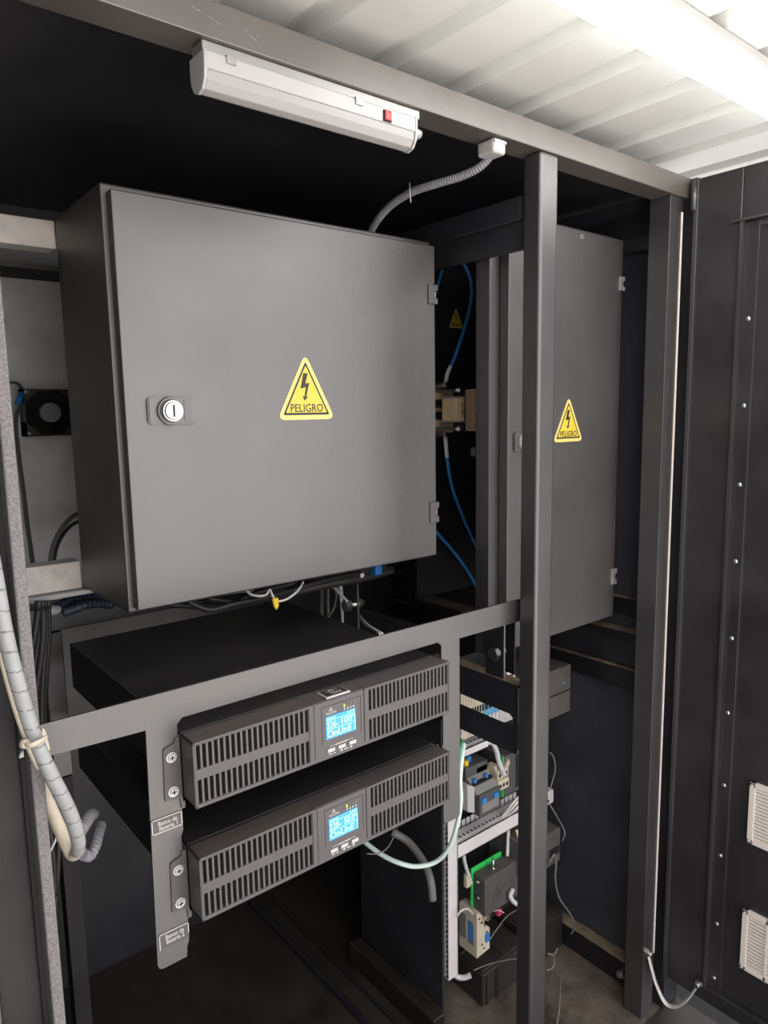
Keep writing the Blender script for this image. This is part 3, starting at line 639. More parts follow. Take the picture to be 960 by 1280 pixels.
tag(MB().cyl((1.096,1.075,-.797),(1.096,1.075,-.782),.006,M['yel'],12).build('plug', t), 'yellow plug')
b = MB().box(1.096,1.150,1.0242,1.0252,-.889,-.868,M['alu']); b.build('face_label', t)
tag(MB().prism([(1.060,1.035,-.812),(1.083,1.035,-.826),(1.083,1.035,-.888),(1.062,1.035,-.878)],(0,.06,0),M['white'],None,.001).build('end_bracket'), 'small white end bracket left of the dark relay module', 'bracket')
t = thing('terminal_block', 'ivory plug-in terminal block on a circuit board where the pale conduit ends', 'terminal', (1.175,1.04,-.868))
b = MB().box(1.155,1.192,1.030,1.062,-.862,-.838,M['ivory'],.002).box(1.160,1.196,1.036,1.066,-.838,-.815,M['ivory'],.002).prism([(1.152,1.04,-.805),(1.160,1.04,-.800),(1.172,1.04,-.822),(1.160,1.04,-.826)],(0,.018,0),M['ivory']).prism([(1.185,1.04,-.822),(1.202,1.04,-.802),(1.206,1.04,-.812),(1.192,1.04,-.832)],(0,.018,0),M['ivory'])
b.build('housing', t)
b = MB()
for r in range(2):
    for k in range(3): b.box(1.159+k*.011+r*.004,1.165+k*.011+r*.004,1.0290+r*.006,1.0305+r*.006,-.855+r*.022,-.847+r*.022,M['hole'])
b.build('wire_openings', t)
tag(MB().box(1.118,1.160,1.062,1.066,-.862,-.805,M['pcb']).build('circuit_board', t), 'olive green board')
t = thing('power_supply', 'grey power supply box right of the ivory terminal block, behind the centre post', 'power supply', (1.23,1.07,-.895))
MB().box(1.190,1.262,1.045,1.12,-.895,-.795,M['device'],.002).build('case', t)
MB().box(1.232,1.258,1.043,1.046,-.885,-.805,M['hole'],.001).build('cover', t)
MB().box(1.187,1.190,1.046,1.056,-.895,-.793,M['greenpcb']).build('side_board', t)
cable('corrugated_hose', 'pale grey corrugated hose dropping from the short wiring duct to the ivory block', [(1.1365,1.0600,-0.7514),(1.1522,1.0500,-0.7489),(1.1573,1.0400,-0.7642),(1.1600,1.0350,-0.7882),(1.1654,1.0300,-0.8094),(1.1794,1.0350,-0.8299)], .0058, M['paleconduit'], 'conduit', None, rings=.08, pitch=.0045)
for k,dd in enumerate((0,4,8)):
    cable('control_cable', 'white control cable lying across the long wiring duct behind the centre post', [(1.2421,1.0350,-0.9002)if k==0 else((1.2422,1.0350,-0.9083)if k==1 else (1.2452,1.0350,-0.9196)),(1.2139,1.0400,-0.9180)if k==0 else((1.2196,1.0400,-0.9263)if k==1 else (1.2255,1.0400,-0.9366)),(1.1976,1.0600,-0.9571)if k==0 else((1.2060,1.0600,-0.9584)if k==1 else (1.2146,1.0600,-0.9617))], .0030, M['whitecable'], 'cable', 'white cables into the long duct')
# green-edged module
t = thing('radio_module', 'dark dusty module with a bright green edge plate above the tan breaker', 'module', (1.16,1.05,-1.155))
MB().box(1.112,1.235,1.030,1.068,-1.155,-1.062,M['device'],.003).build('case', t)
tag(MB().box(1.108,1.212,1.068,1.0745,-1.150,-1.052,M['greenpcb'],.003).build('edge_plate', t), 'bright green edge plate')
MB().cyl((1.158,1.048,-1.063),(1.158,1.048,-1.038),.0032,M['steel'],12).cyl((1.158,1.048,-1.063),(1.158,1.048,-1.058),.006,M['steel'],6).build('antenna_stub', t)
b = MB()
for (A,B) in (((1.135,-1.140),(1.155,-1.095)),((1.155,-1.095),(1.165,-1.120)),((1.150,-1.125),(1.200,-1.080)),((1.160,-1.140),(1.225,-1.085))):
    A=Vector((A[0],0,A[1]));B=Vector((B[0],0,B[1]));nn=(B-A).normalized();pp=Vector((-nn.z,0,nn.x))*.0016
    b.prism([(v.x,1.0302,v.z) for v in (A-pp,B-pp,B+pp,A+pp)],(0,-.0008,0),M['devbrown'])
b.build('embossed_mark', t)
for p in ((1.111,1.05,-1.075),(1.111,1.05,-1.115)): MB().cyl((1.112,p[1],p[2]),(1.106,p[1],p[2]),.004,M['steel'],10).build('screw', t)
b = MB().box(1.152,1.165,1.025,1.036,-1.170,-1.156,M['pink'],.001); tag(b.build('terminal', t), 'magenta terminal')
MB().box(1.123,1.132,1.032,1.046,-1.172,-1.155,M['steel'],.001).build('terminal', t)
cable('control_cable', 'white cable running from the long duct down to the green edged module, left side', [(1.0716,1.0600,-0.9832),(1.0767,1.0600,-1.0168),(1.0917,1.0620,-1.0583),(1.1016,1.0640,-1.0819)], .0042, M['paleconduit'])
cable('control_cable', 'white cable running from the long duct down to the green edged module, right side', [(1.2248,1.0600,-0.9822),(1.2213,1.0580,-1.0108),(1.2098,1.0500,-1.0536)], .0042, M['paleconduit'])
tag(MB().box(1.083,1.096,1.06,1.07,-1.085,-1.052,M['ivory'],.001).build('terminal'), 'small ivory terminal left of the green edged module', 'terminal')
cable('control_cable', 'thin cable with a brass tip close to the centre post under the long duct', [(1.2319,1.0400,-0.9922),(1.2381,1.0400,-1.0194),(1.2297,1.0400,-1.0406)], .0030, M['tan'])
cable('control_cable', 'short white cable curl right of the green edged module', [(1.2018,1.0250,-1.1235),(1.1875,1.0200,-1.1305),(1.1961,1.0150,-1.1482),(1.2162,1.0100,-1.1634)], .0055, M['paleconduit'])
# circuit breaker
t = thing('circuit_breaker', 'tan circuit breaker with blue printed label beside the upright wiring duct', 'circuit breaker', (1.12,1.07,-1.262))
b = MB().xz([(1.1005,-1.262),(1.144,-1.258),(1.144,-1.205),(1.136,-1.196),(1.124,-1.194),(1.122,-1.150),(1.1005,-1.150)],1.045,1.102,M['ivory'])
b.xz([(1.122,-1.166),(1.130,-1.166),(1.134,-1.151),(1.128,-1.149)],1.06,1.075,M['ivory'])
b.build('case', t)
b = MB().box(1.0995,1.1010,1.080,1.0995,-1.232,-1.170,M['alu']).box(1.0993,1.1010,1.054,1.072,-1.236,-1.178,M['alu'])
for k in range(4): b.box(1.0985,1.0996,1.056+k*.004,1.0585+k*.004,-1.228,-1.186+k*.003,M['devblue'])
tag(b.build('printed_label', t), 'grey label with blue stripes')
tag(MB().box(1.128,1.140,1.040,1.046,-1.234,-1.214,M['devblue'],.001).build('toggle', t), 'blue toggle')
b = MB()
for (xx,zz) in ((1.108,-1.165),(1.115,-1.178),(1.133,-1.21),(1.118,-1.235),(1.125,-1.248)): b.cyl((xx,1.0455,zz),(xx,1.0440,zz),.0025,M['hole'],10)
b.build('screw_hole', t)
cable('wire', 'white wire looping out of the upright duct onto the tan breaker', [(1.0309,1.0400,-1.1180),(1.0384,1.0350,-1.1051),(1.0587,1.0350,-1.1092),(1.0820,1.0400,-1.1353)], .0022, M['whitecable'], 'wire')
cable('wire', 'pale wire at the right top of the tan breaker', [(1.1191,1.0450,-1.1830),(1.1218,1.0400,-1.1651),(1.1272,1.0350,-1.1527)], .0022, M['ivory'], 'wire')
cable('wire', 'thin white wire leaving the magenta terminal of the green edged module', [(1.1407,1.0300,-1.1524),(1.1488,1.0200,-1.1486),(1.1597,1.0150,-1.1572)], .0010, M['whitecable'], 'wire')
cable('corrugated_hose', 'pale hose end sticking out under the upright wiring duct', [(1.0422,1.0650,-1.2793),(1.0526,1.0600,-1.2921),(1.0634,1.0500,-1.2935),(1.0741,1.0400,-1.2867)], .0062, M['paleconduit'], 'conduit')
# batteries on the floor
def battery(x0, x1, zt, label):
    t = thing('battery', label, 'battery', ((x0+x1)/2,1.15,-1.40), 'batteries on the enclosure floor')
    b = MB().box(x0,x1,1.045,1.27,-1.3995,zt,M['devblack'],.003)
    for xx in (x0+.012,x0+.045,x0+.052): b.box(xx,xx+.004,1.041,1.048,-1.3995,zt-.008,M['devblack'],.001)
    b.box(x0+.004,x1-.004,1.05,1.265,zt,zt+.006,M['devblack'],.002)
    b.build('case', t)
    b = MB().box(x0+.002,x1-.002,1.12,1.126,zt+.006,zt+.010,M['devblack'],.001).box((x0+x1)/2-.003,(x0+x1)/2+.003,1.05,1.265,zt+.006,zt+.010,M['devblack'],.001); b.build('lid_ridge', t)
    return t
t = battery(1.120, 1.282, -1.318, 'black dusty battery on the floor left of the centre post')
t = battery(1.292, 1.425, -1.300, 'black dusty battery on the floor right of the centre post')
MB().cyl((1.345,1.10,-1.294),(1.345,1.10,-1.276),.009,M['steel'],10).tube([(1.345,1.10,-1.28),(1.352,1.09,-1.270),(1.362,1.08,-1.276)],.004,M['steel'],8).build('terminal_post', t)
# boxes right of the post
t = thing('relay_box', 'dusty brown grey box beside the centre post just under the narrow cabinet', 'box', (1.30,1.05,-.725))
MB().box(1.220,1.377,1.0,1.12,-.722,-.604,M['devbrown'],.003).build('case', t)
MB().box(1.3,1.377,.9992,1.001,-.668,-.664,M['hole']).build('seam', t)
MB().cyl((1.351,1.0,-.644),(1.351,.9985,-.644),.0035,M['devblue'],12).build('indicator', t)
t = thing('relay_box', 'dusty grey box beside the centre post level with the long wiring duct', 'box', (1.30,1.05,-1.10))
MB().box(1.220,1.348,1.0,1.12,-1.100,-1.012,M['device'],.003).build('case', t)
MB().box(1.305,1.343,.9985,1.001,-1.075,-1.055,M['hole'],.001).build('socket', t)
t = thing('sensor', 'small white sensor box beside the right edge of the centre post', 'sensor', (1.30,1.01,-.936))
MB().box(1.270,1.319,1.0,1.03,-.936,-.902,M['white'],.003).build('case', t)
MB().box(1.285,1.300,.9990,1.001,-.928,-.922,M['hole']).build('lens', t)
W = [('thin grey wire looping above the small white sensor', [(1.3258,1.0200,-0.8176),(1.3351,1.0150,-0.8331),(1.3355,1.0100,-0.8621),(1.3239,1.0100,-0.8909),(1.3152,1.0100,-0.9082)], .0016),
 ('thin grey wire running from the white sensor down to the dusty grey box', [(1.3129,1.0100,-0.9403),(1.3252,1.0000,-0.9675),(1.3477,0.9950,-1.0075),(1.3510,0.9900,-1.0253),(1.3488,0.9950,-1.0458)], .0018),
 ('grey wire hanging from the dusty grey box to the floor battery', [(1.2906,0.9900,-1.0790),(1.3049,0.9850,-1.0578),(1.3118,0.9850,-1.0858),(1.3098,0.9850,-1.1268),(1.3267,0.9850,-1.1813),(1.3599,0.9850,-1.2296),(1.3872,0.9850,-1.2715),(1.4016,0.9900,-1.2995),(1.3994,1.0000,-1.3245)], .0024),
 ('grey wire curl in front of the right floor battery', [(1.2835,0.9850,-1.3092),(1.2988,0.9800,-1.3186),(1.3056,0.9800,-1.3396),(1.2966,0.9800,-1.3519),(1.2814,0.9850,-1.3533)], .0024),
 ('short grey wire end above the wire curl by the right floor battery', [(1.3024,0.9850,-1.3280),(1.3108,0.9820,-1.3198),(1.3173,0.9800,-1.3090)], .0022),
 ('long thin wire standing up from the floor right of the centre post', [(1.3050,0.9600,-1.3608),(1.2624,0.9300,-1.3634),(1.2335,0.9100,-1.3785),(1.2093,0.9000,-1.4042)], .0016),
 ('thin black wire sweeping over the left floor battery', [(1.0638,1.0200,-1.2557),(1.1168,1.0200,-1.2687),(1.1780,1.0200,-1.2916),(1.2244,1.0200,-1.3125)], .0014),
 ('thin dark wire from the tan breaker up to the right', [(1.1275,1.0300,-1.2192),(1.1548,1.0300,-1.2024),(1.1883,1.0300,-1.1882),(1.2199,1.0300,-1.1891)], .0014)]
for l,p,r in W: cable('wire', l, p, r, M['greycable'], 'wire')
# pale green cable below the power units
t = thing('green_cable', 'pale green cable sagging from under the lower power unit up behind the bracket leg', 'cable', (0.7794,0.9000,-0.8120))
MB().tube([(0.7202,1.0000,-0.7717),(0.7251,0.9700,-0.7751),(0.7381,0.9400,-0.7893),(0.7541,0.9100,-0.7982),(0.7802,0.8900,-0.8071),(0.8105,0.8700,-0.8009),(0.8251,0.8500,-0.7677),(0.8304,0.8350,-0.7170),(0.8354,0.8320,-0.6754),(0.8356,0.8340,-0.6390),(0.8457,0.8400,-0.6076),(0.8720,0.8600,-0.5936)], .0042, M['greencable'], 12, 8).build('sheath', t)
tag(MB().tube([(0.8376,0.8380,-0.6279),(0.8427,0.8420,-0.6074),(0.8518,0.8500,-0.5910),(0.8760,0.8700,-0.5909)], .0028, M['dkgreen'], 10, 6).build('core', t), 'dark green core wire')
cable('wire', 'thin grey wire loop hanging under the lower power unit', [(0.7866,0.9500,-0.7639),(0.7704,0.9400,-0.7700),(0.7469,0.9300,-0.7772),(0.7248,0.9300,-0.7786),(0.7074,0.9400,-0.7761)], .0011, M['greycable'], 'wire')
cable('hose', 'dark hose curving down behind the lower power unit toward the slotted duct', [(0.9382,1.1500,-0.9286),(0.9591,1.1200,-0.9459),(0.9566,1.0700,-0.9636),(0.9430,1.0300,-0.9831),(0.9402,1.0200,-1.0224)], .0085, M['greycable'], 'hose')
# paper tags by the bracket bolt
tag(MB().prism([(1.0975,0.9850,-0.5642),(1.1126,0.9850,-0.5592),(1.1280,0.9850,-0.5666),(1.1102,0.9850,-0.5728)],(0,.001,0),M['whitecable']).build('cable_tag'), 'leftmost white tag below the silver hex bolt', 'tag')
tag(MB().prism([(1.1279,0.9850,-0.5594),(1.1539,0.9850,-0.5569),(1.1566,0.9850,-0.5648),(1.1306,0.9850,-0.5673)],(0,.001,0),M['whitecable']).build('cable_tag'), 'upper white tag below the silver hex bolt, next to the post', 'tag')
tag(MB().prism([(1.1359,0.9850,-0.5812),(1.1730,0.9850,-0.6000),(1.1730,0.9850,-0.6055),(1.1386,0.9850,-0.5874)],(0,.001,0),M['whitecable']).build('cable_tag'), 'lowest white tag below the silver hex bolt, next to the post', 'tag')

# ------------------------------------------------------------------ left side: fan, cables
t = thing('cooling_fan', 'black square cooling fan on the grey rear wall at the left', 'fan', (.44,1.73,-.04))
b = MB(); x0,x1,z0,z1 = .3835,.4925,-.040,.062; c = ((x0+x1)/2,(z0+z1)/2); Rr = .0515
y0 = 1.708
for (sx,sz) in ((1,1),(-1,1),(1,-1),(-1,-1)):
    A = [(c[0]+sx*.0545,c[1]+sz*.051),(c[0]+sx*.0545,c[1]+sz*.021),(c[0]+sx*.0505,c[1]+sz*.021),(c[0]+sx*.0505,c[1]+sz*.0215),(c[0]+sx*.021,c[1]+sz*.0485),(c[0]+sx*.021,c[1]+sz*.051)]
    b.xz(A,y0,1.746,M['devbrown'])
b.box(x0,x0+.004,y0,1.746,z0,z1,M['device']).box(x1-.004,x1,y0,1.746,z0,z1,M['device']).box(x0,x1,y0,1.746,z1-.0025,z1,M['device']).box(x0,x1,y0,1.746,z0,z0+.0025,M['device']).box(x0,x1,1.743,1.746,z0,z1,M['hole'])
b.build('frame', t)
MB().cyl((c[0],1.745,c[1]),(c[0],1.706,c[1]),.0215,M['alu'],28).build('hub', t)
b = MB()
for k in range(7):
    a = 2*PI*k/7; ca,sa = math.cos(a),math.sin(a)
    b.prism([(c[0]+ca*.02-sa*.010,1.735,c[1]+sa*.02+ca*.010),(c[0]+ca*.02+sa*.010,1.72,c[1]+sa*.02-ca*.010),(c[0]+ca*.046+sa*.014,1.72,c[1]+sa*.046-ca*.014),(c[0]+ca*.046-sa*.014,1.735,c[1]+sa*.046+ca*.014)],(0,.002,0),M['devblack'])
b.build('blades', t)
b = MB()
for rr in (.027,.034,.041,.047): b.tube([(c[0]+rr*math.cos(2*PI*k/24),1.705,c[1]+rr*math.sin(2*PI*k/24)) for k in range(25)],.0011,M['devblack'],6,2)
b.build('guard', t)
for (sx,sz) in ((-1,1),(-1,-1),(1,1),(1,-1)): MB().cyl((c[0]+sx*.048,1.708,c[1]+sz*.045),(c[0]+sx*.048,1.703,c[1]+sz*.045),.0035,M['steel'],10).build('screw', t)
t = thing('fan_cable', 'grey green cable with a blue splice running down from the cooling fan', 'cable', (0.3745,1.6900,0.0433))
MB().tube([(0.3860,1.7200,0.0647),(0.3792,1.7150,0.0730),(0.3658,1.7100,0.0760),(0.3524,1.7000,0.0704),(0.3430,1.7000,0.0670)], .0030, M['greycable'], 8).build('upper_lead', t)
MB().tube([(0.3748,1.6900,0.0281),(0.3653,1.6800,0.0146),(0.3587,1.6700,-0.0021),(0.3553,1.6600,-0.0371),(0.3503,1.6300,-0.0943),(0.3418,1.5800,-0.1564),(0.3302,1.5200,-0.2058),(0.3176,1.4500,-0.2500),(0.3081,1.4000,-0.2743)], .0042, M['greycable'], 10, 6).build('lower_lead', t)
tag(MB().cyl((0.3784,1.6900,0.0534),(0.3676,1.6850,0.0298),.0065,M['devblue'],12).build('splice', t), 'blue cable splice')
tag(MB().tube([(0.3757,1.6920,0.0332),(0.3696,1.6900,0.0214),(0.3617,1.6800,0.0079)], .0016, M['yel'], 6).build('earth_lead', t), 'yellow lead')
cable('black_cable', 'black cable arching out from behind the large cabinet at the lower left', [(0.3184,1.3200,-0.2486),(0.3291,1.3400,-0.2287),(0.3452,1.3600,-0.2087),(0.3672,1.3800,-0.1900),(0.3921,1.4000,-0.1796),(0.4145,1.4000,-0.1727)], .0042, M['greycable'])
cable('black_cable', 'second black cable arching just inside the first at the lower left', [(0.3234,1.3200,-0.2522),(0.3358,1.3400,-0.2282),(0.3534,1.3600,-0.2097),(0.3752,1.3800,-0.1968),(0.4013,1.4000,-0.1928)], .0032, M['blackcable'])
cable('corrugated_hose', 'blue black corrugated hose behind the lower left rail', [(0.3180,1.3300,-0.3397),(0.3292,1.3300,-0.3331),(0.3485,1.3400,-0.3298),(0.3737,1.3500,-0.3304),(0.4052,1.3600,-0.3364),(0.4460,1.3600,-0.3516)], .0100, M['blueconduit'], 'conduit', None, rings=.10, pitch=.009)
cable('corrugated_hose', 'second blue black corrugated hose under the first, behind the lower left rail', [(0.3287,1.3100,-0.3405),(0.3450,1.3100,-0.3378),(0.3644,1.3100,-0.3341),(0.3897,1.3200,-0.3364),(0.4211,1.3300,-0.3473)], .0085, M['blueconduit'], 'conduit', None, rings=.10, pitch=.009)
tag(MB().sphere((0.3133,1.3100,-0.3332), .0105, M['white'], (1.4,.8,.9)).build('hose_end'), 'small white hose end cap under the pale strip at the left', 'cap')
for pts in ([(0.2660,1.2000,-0.2856),(0.2620,1.2000,-0.3225),(0.2515,1.2000,-0.3660),(0.2457,1.2000,-0.4107),(0.2462,1.2000,-0.4641),(0.2455,1.2000,-0.5178)],
            [(0.2683,1.1950,-0.2850),(0.2650,1.1950,-0.3285),(0.2557,1.1950,-0.3723),(0.2471,1.1950,-0.4228),(0.2448,1.1950,-0.4821),(0.2448,1.1950,-0.5428),(0.2454,1.1950,-0.6116),(0.2462,1.1950,-0.6958)],
            [(0.2707,1.1900,-0.2845),(0.2680,1.1900,-0.3345),(0.2594,1.1900,-0.3850),(0.2496,1.1900,-0.4352),(0.2457,1.1900,-0.5007),(0.2453,1.1900,-0.5819),(0.2461,1.1900,-0.6652),(0.2491,1.1900,-0.7370)],
            [(0.2765,1.2000,-0.2875),(0.2737,1.2000,-0.3381),(0.2652,1.2000,-0.4024),(0.2578,1.2000,-0.4674),(0.2540,1.2000,-0.5478),(0.2548,1.2000,-0.6313),(0.2557,1.2000,-0.7166),(0.2528,1.2000,-0.7873)],
            [(0.2835,1.2100,-0.2908),(0.2786,1.2100,-0.3548),(0.2699,1.2100,-0.4198),(0.2625,1.2100,-0.4857),(0.2622,1.2100,-0.5684),(0.2655,1.2100,-0.6541),(0.2674,1.2100,-0.7122),(0.2528,1.2100,-0.8221)],
            [(0.2650,1.1850,-0.2825),(0.2554,1.1850,-0.3307),(0.2456,1.1850,-0.3673),(0.2393,1.1850,-0.4178),(0.2370,1.1850,-0.4763)]):
    cable('black_cable', 'black cable in the bundle hanging below the lower left rail', pts, .0050, M['blackcable'], 'cable', 'black cables hanging at the left')
tag(MB().tube([(0.2552,1.1800,-0.2886),(0.2628,1.1750,-0.2941),(0.2780,1.1800,-0.2941)], .0022, M['hole'], 8).build('cable_tie'), 'black cable tie round the black cable bundle under the left rail', 'cable tie')
# pale bundle in front of the left post
t = thing('cable_bundle', 'pale grey spiral wrapped cable bundle in front of the left post', 'cable', (0.1915,0.7800,-0.4691))
MB().tube([(0.1300,0.7550,-0.1253),(0.1326,0.7550,-0.1607),(0.1351,0.7550,-0.1969),(0.1392,0.7550,-0.2340),(0.1458,0.7550,-0.2768),(0.1545,0.7570,-0.3222),(0.1659,0.7600,-0.3618),(0.1785,0.7650,-0.3996),(0.1878,0.7720,-0.4319),(0.1935,0.7820,-0.4615),(0.1963,0.8000,-0.4830)], .0076, M['spiral'], 14, 30, seam=(.021,M['greycable'])).build('wrapped_run', t)
tag(MB().tube([(0.1963,0.8000,-0.4830),(0.1934,0.8100,-0.4907),(0.1895,0.8150,-0.4798),(0.1825,0.8200,-0.4540),(0.1770,0.8250,-0.4328),(0.1751,0.8350,-0.4239),(0.1785,0.8600,-0.4161)], .0072, M['ivory'], 12, 6).build('cream_cable', t), 'cream cable turning back at the loop')
tag(MB().tube([(0.1259,0.7580,-0.1484),(0.1286,0.7580,-0.1819),(0.1316,0.7580,-0.2128),(0.1352,0.7580,-0.2461),(0.1414,0.7580,-0.2857),(0.1500,0.7590,-0.3275),(0.1578,0.7620,-0.3537)], .0048, M['ivory'], 10, 6).build('cream_cable', t), 'cream cable along the outer edge')
t = thing('cable_tie_mount', 'ivory cable tie and mount holding the pale bundle at the left post', 'cable tie', (0.1593,0.7600,-0.3274))
MB().tube([(0.1431,0.7520,-0.3210),(0.1467,0.7420,-0.3202),(0.1541,0.7420,-0.3192),(0.1624,0.7520,-0.3212)], .0042, M['ivory'], 10, 6, sc=(.5,1)).cyl((0.1409,0.7520,-0.3204),(0.1451,0.7480,-0.3202),.0046,M['ivory'],12).build('strap', t)
MB().prism([(0.1636,0.7640,-0.3146),(0.1664,0.7640,-0.3181),(0.1694,0.7640,-0.3391),(0.1684,0.7640,-0.3423),(0.1647,0.7640,-0.3393),(0.1588,0.7640,-0.3270)],(0,.006,0),M['ivory'],None,.001).build('mount', t)
cable('corrugated_hose', 'short dark corrugated hose end beside the loop of the pale bundle', [(0.2170,0.8600,-0.5261),(0.2268,0.8700,-0.5374),(0.2369,0.8800,-0.5338),(0.2474,0.9000,-0.5303),(0.2567,0.9200,-0.5323)], .0066, M['conduit'], 'conduit', None, rings=.08, pitch=.005)
cable('corrugated_hose', 'dark grey hose piece rising behind the loop of the pale bundle', [(0.2180,0.8700,-0.5019),(0.2268,0.8800,-0.4995),(0.2384,0.9000,-0.5026),(0.2505,0.9300,-0.5187)], .0075, M['conduit'], 'conduit', None, rings=.08, pitch=.005)
cable('wire', 'thin white wire hanging beside the left post, ending in midair', [(0.1991,0.9000,-0.4660),(0.2002,0.9000,-0.5003),(0.1971,0.9000,-0.5162),(0.1875,0.9000,-0.5324)], .0016, M['whitecable'], 'wire')
cable('wire', 'second thin white wire close to the left post', [(0.1923,0.8800,-0.4394),(0.1869,0.8800,-0.4630),(0.1831,0.8800,-0.4883)], .0015, M['whitecable'], 'wire')
tag(MB().prism([(0.1439,0.7760,-0.3405),(0.1464,0.7760,-0.3378),(0.1466,0.7760,-0.3449),(0.1420,0.7760,-0.3451)],(0,.004,0),M['whitecable']).build('tie_end'), 'small white tie end on the left post under the ivory mount', 'cable tie')

# ------------------------------------------------------------------ clutter under the big cabinet
for k,pts in enumerate(([(0.4371,1.1700,-0.3123),(0.4890,1.1600,-0.3270),(0.5516,1.1500,-0.3367),(0.6243,1.1500,-0.3275),(0.7172,1.1600,-0.3235)],
            [(0.4837,1.2350,-0.3278),(0.5523,1.2350,-0.3463),(0.6071,1.1800,-0.3348),(0.6929,1.1800,-0.3373),(0.8396,1.2000,-0.3406)],
            [(0.4839,1.1300,-0.3129),(0.5176,1.1200,-0.3313),(0.5581,1.1100,-0.3269),(0.6239,1.1200,-0.3292),(0.6954,1.1400,-0.3319)],
            [(0.5295,1.1500,-0.3195),(0.5859,1.1400,-0.3351),(0.6433,1.1400,-0.3381),(0.7473,1.1500,-0.3299),(0.8874,1.1800,-0.3346)])):
    cable('black_cable', 'black cable tangled in the gap under the large cabinet', pts, .0052, M['blackcable'], 'cable', 'black cables under the large cabinet')
for k,pts in enumerate(([(0.6516,1.2000,-0.3386),(0.7608,1.2000,-0.3378),(0.8813,1.2000,-0.3352),(0.9688,1.2000,-0.3362)],[(0.6683,1.2000,-0.3543),(0.7991,1.2000,-0.3509),(0.9239,1.2000,-0.3507),(0.9914,1.2000,-0.3469)])):
    cable('black_conduit', 'thick black hose under the right half of the large cabinet', pts, .010, M['blackcable'], 'hose', 'thick black hoses under the large cabinet')
t = thing('white_wire', 'white wire looping under the large cabinet with a yellow tag', 'wire', (0.6122,1.0600,-0.3169))
MB().tube([(0.5629,1.0700,-0.2960),(0.5690,1.0650,-0.3031),(0.5813,1.0600,-0.3071),(0.5953,1.0600,-0.3068),(0.6019,1.0600,-0.2995),(0.6034,1.0550,-0.3073),(0.6063,1.0500,-0.3181)], .0022, M['whitecable'], 8, 6).tube([(0.6094,1.0500,-0.3201),(0.6253,1.0500,-0.3202),(0.6448,1.0550,-0.3160),(0.6616,1.0600,-0.3083),(0.6767,1.0700,-0.2995)], .0022, M['whitecable'], 8, 6).build('insulation', t)
tag(MB().prism([(0.5994,1.0460,-0.3133),(0.6105,1.0460,-0.3124),(0.6115,1.0460,-0.3267),(0.6064,1.0460,-0.3343),(0.6020,1.0460,-0.3264)],(0,.005,0),M['yel'],None,.0008).build('wire_tag', t), 'yellow wire tag')
cable('white_wire', 'pair of white wires falling behind the dull bolt toward the cross bar', [(0.8488,1.2500,-0.3718),(0.8586,1.2400,-0.3716),(0.8629,1.2200,-0.3827),(0.8669,1.2000,-0.3971)], .0032, M['whitecable'], 'wire')
cable('white_wire', 'white wire running from the dull bolt bracket down to the cross bar', [(0.8828,1.1800,-0.4256),(0.8517,1.1200,-0.4200),(0.8136,1.0500,-0.4079),(0.8008,1.0000,-0.4061)], .0022, M['whitecable'], 'wire')
cable('white_wire', 'second white wire beside the first, ending at the cross bar', [(0.8827,1.1800,-0.4291),(0.8536,1.1200,-0.4271),(0.8193,1.0500,-0.4139),(0.7950,1.0000,-0.4064)], .0020, M['whitecable'], 'wire')
for l,pts,r,m in (('upright brown cable behind the upper power unit',[(0.9367,1.4000,-0.4160),(0.9357,1.4000,-0.4454),(0.9336,1.4000,-0.5046)],.0062,'devbrown'),
                  ('upright black cable behind the upper power unit',[(0.9689,1.4200,-0.4252),(0.9675,1.4200,-0.4652),(0.9680,1.4200,-0.5202)],.0040,'greycable'),
                  ('upright pale grey cable with a black tie behind the upper power unit',[(0.9767,1.3800,-0.4113),(0.9804,1.3800,-0.4456),(0.9835,1.3800,-0.5002),(0.9826,1.3800,-0.5302)],.0056,'paleconduit'),
                  ('black cable looping beside the upright pale grey cable',[(0.9509,1.3600,-0.4053),(0.9498,1.3600,-0.4401),(0.9374,1.3600,-0.4670),(0.9349,1.3700,-0.4745)],.0030,'greycable')):
    cable('upright_cable', l, pts, r, M[m])
tag(MB().box((0.9217,1.1800,-0.3347)[0],(0.9392,1.1800,-0.3374)[0],1.17,1.19,(0.9302,1.1800,-0.3448)[2],(0.9307,1.1800,-0.3238)[2],M['devblue'],.002).build('cable_joint'), 'blue cable joint under the right end of the large cabinet', 'joint')
tag(MB().cyl(((0.8311,1.1000,-0.3173)[0],1.098,(0.8311,1.1000,-0.3173)[2]),((0.8311,1.1000,-0.3173)[0],1.110,(0.8311,1.1000,-0.3173)[2]),.0050,M['steel'],8).build('screw'), 'small silver screw under the right half of the large cabinet', 'screw')

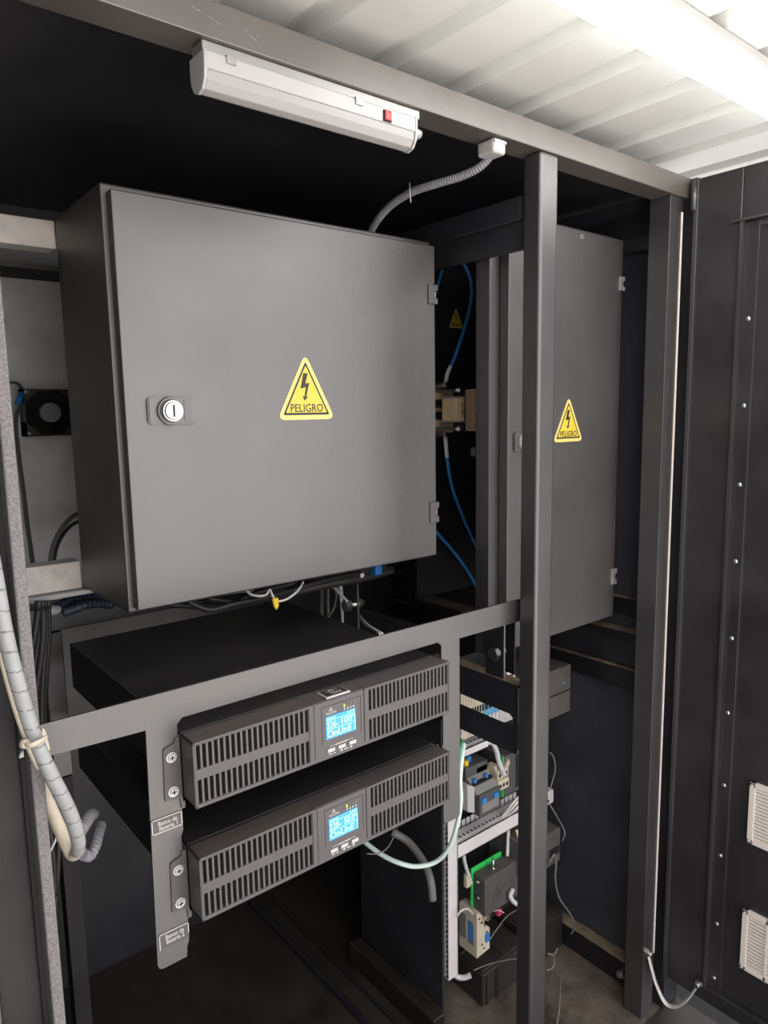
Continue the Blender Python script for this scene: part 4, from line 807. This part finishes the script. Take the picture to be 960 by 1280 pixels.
# ------------------------------------------------------------------ light and camera
w = bpy.data.worlds.new('World'); scene.world = w; w.use_nodes = True
bg = w.node_tree.nodes['Background']
nt = w.node_tree                                        # daylight: brightest toward the open side behind and right of the viewer
tc = nt.nodes.new('ShaderNodeTexCoord'); dp = nt.nodes.new('ShaderNodeVectorMath'); dp.operation = 'DOT_PRODUCT'
dp.inputs[1].default_value = Vector((.15,-.98,.0)).normalized()
nt.links.new(tc.outputs['Generated'], dp.inputs[0])
mr = nt.nodes.new('ShaderNodeMapRange'); mr.interpolation_type = 'SMOOTHSTEP'
mr.inputs['From Min'].default_value = -.2; mr.inputs['From Max'].default_value = .85; mr.inputs['To Min'].default_value = .9; mr.inputs['To Max'].default_value = 2.3
nt.links.new(dp.outputs['Value'], mr.inputs['Value']); nt.links.new(mr.outputs['Result'], bg.inputs['Strength'])
bg.inputs['Color'].default_value = (1.0,.975,.985,1)
sl = bpy.data.lights.new('sun', 'SUN'); sl.energy = 15.5; sl.angle = .01; sl.color = (1,.965,.93)
so = bpy.data.objects.new('sun', sl); COL.objects.link(so); so.location = (0,3,5)
so.rotation_euler = Vector((-.06,-.24,-.97)).to_track_quat('-Z','Y').to_euler()

cam = bpy.data.cameras.new('camera'); co = bpy.data.objects.new('camera', cam); COL.objects.link(co)
cam.sensor_fit = 'VERTICAL'; cam.sensor_height = 24; cam.lens = 24*895.4/1280; cam.clip_start = .01
yaw, pitch, roll = [math.radians(v) for v in (38.991,7.957,-.983)]
fwd = Vector((math.sin(yaw)*math.cos(pitch), math.cos(yaw)*math.cos(pitch), -math.sin(pitch)))
right = Vector((math.cos(yaw), -math.sin(yaw), 0)); up = right.cross(fwd)
r2 = right*math.cos(roll)+up*math.sin(roll); u2 = -right*math.sin(roll)+up*math.cos(roll)
co.matrix_world = Matrix(((r2.x,u2.x,-fwd.x,0),(r2.y,u2.y,-fwd.y,0),(r2.z,u2.z,-fwd.z,H),(0,0,0,1)))
scene.camera = co
scene.view_settings.view_transform = 'Standard'; scene.view_settings.look = 'None'
scene.view_settings.gamma = 1; scene.view_settings.use_curve_mapping = False
scene.view_settings.exposure = 0.42
for o in scene.objects:
    if '_base' in o: del o['_base']
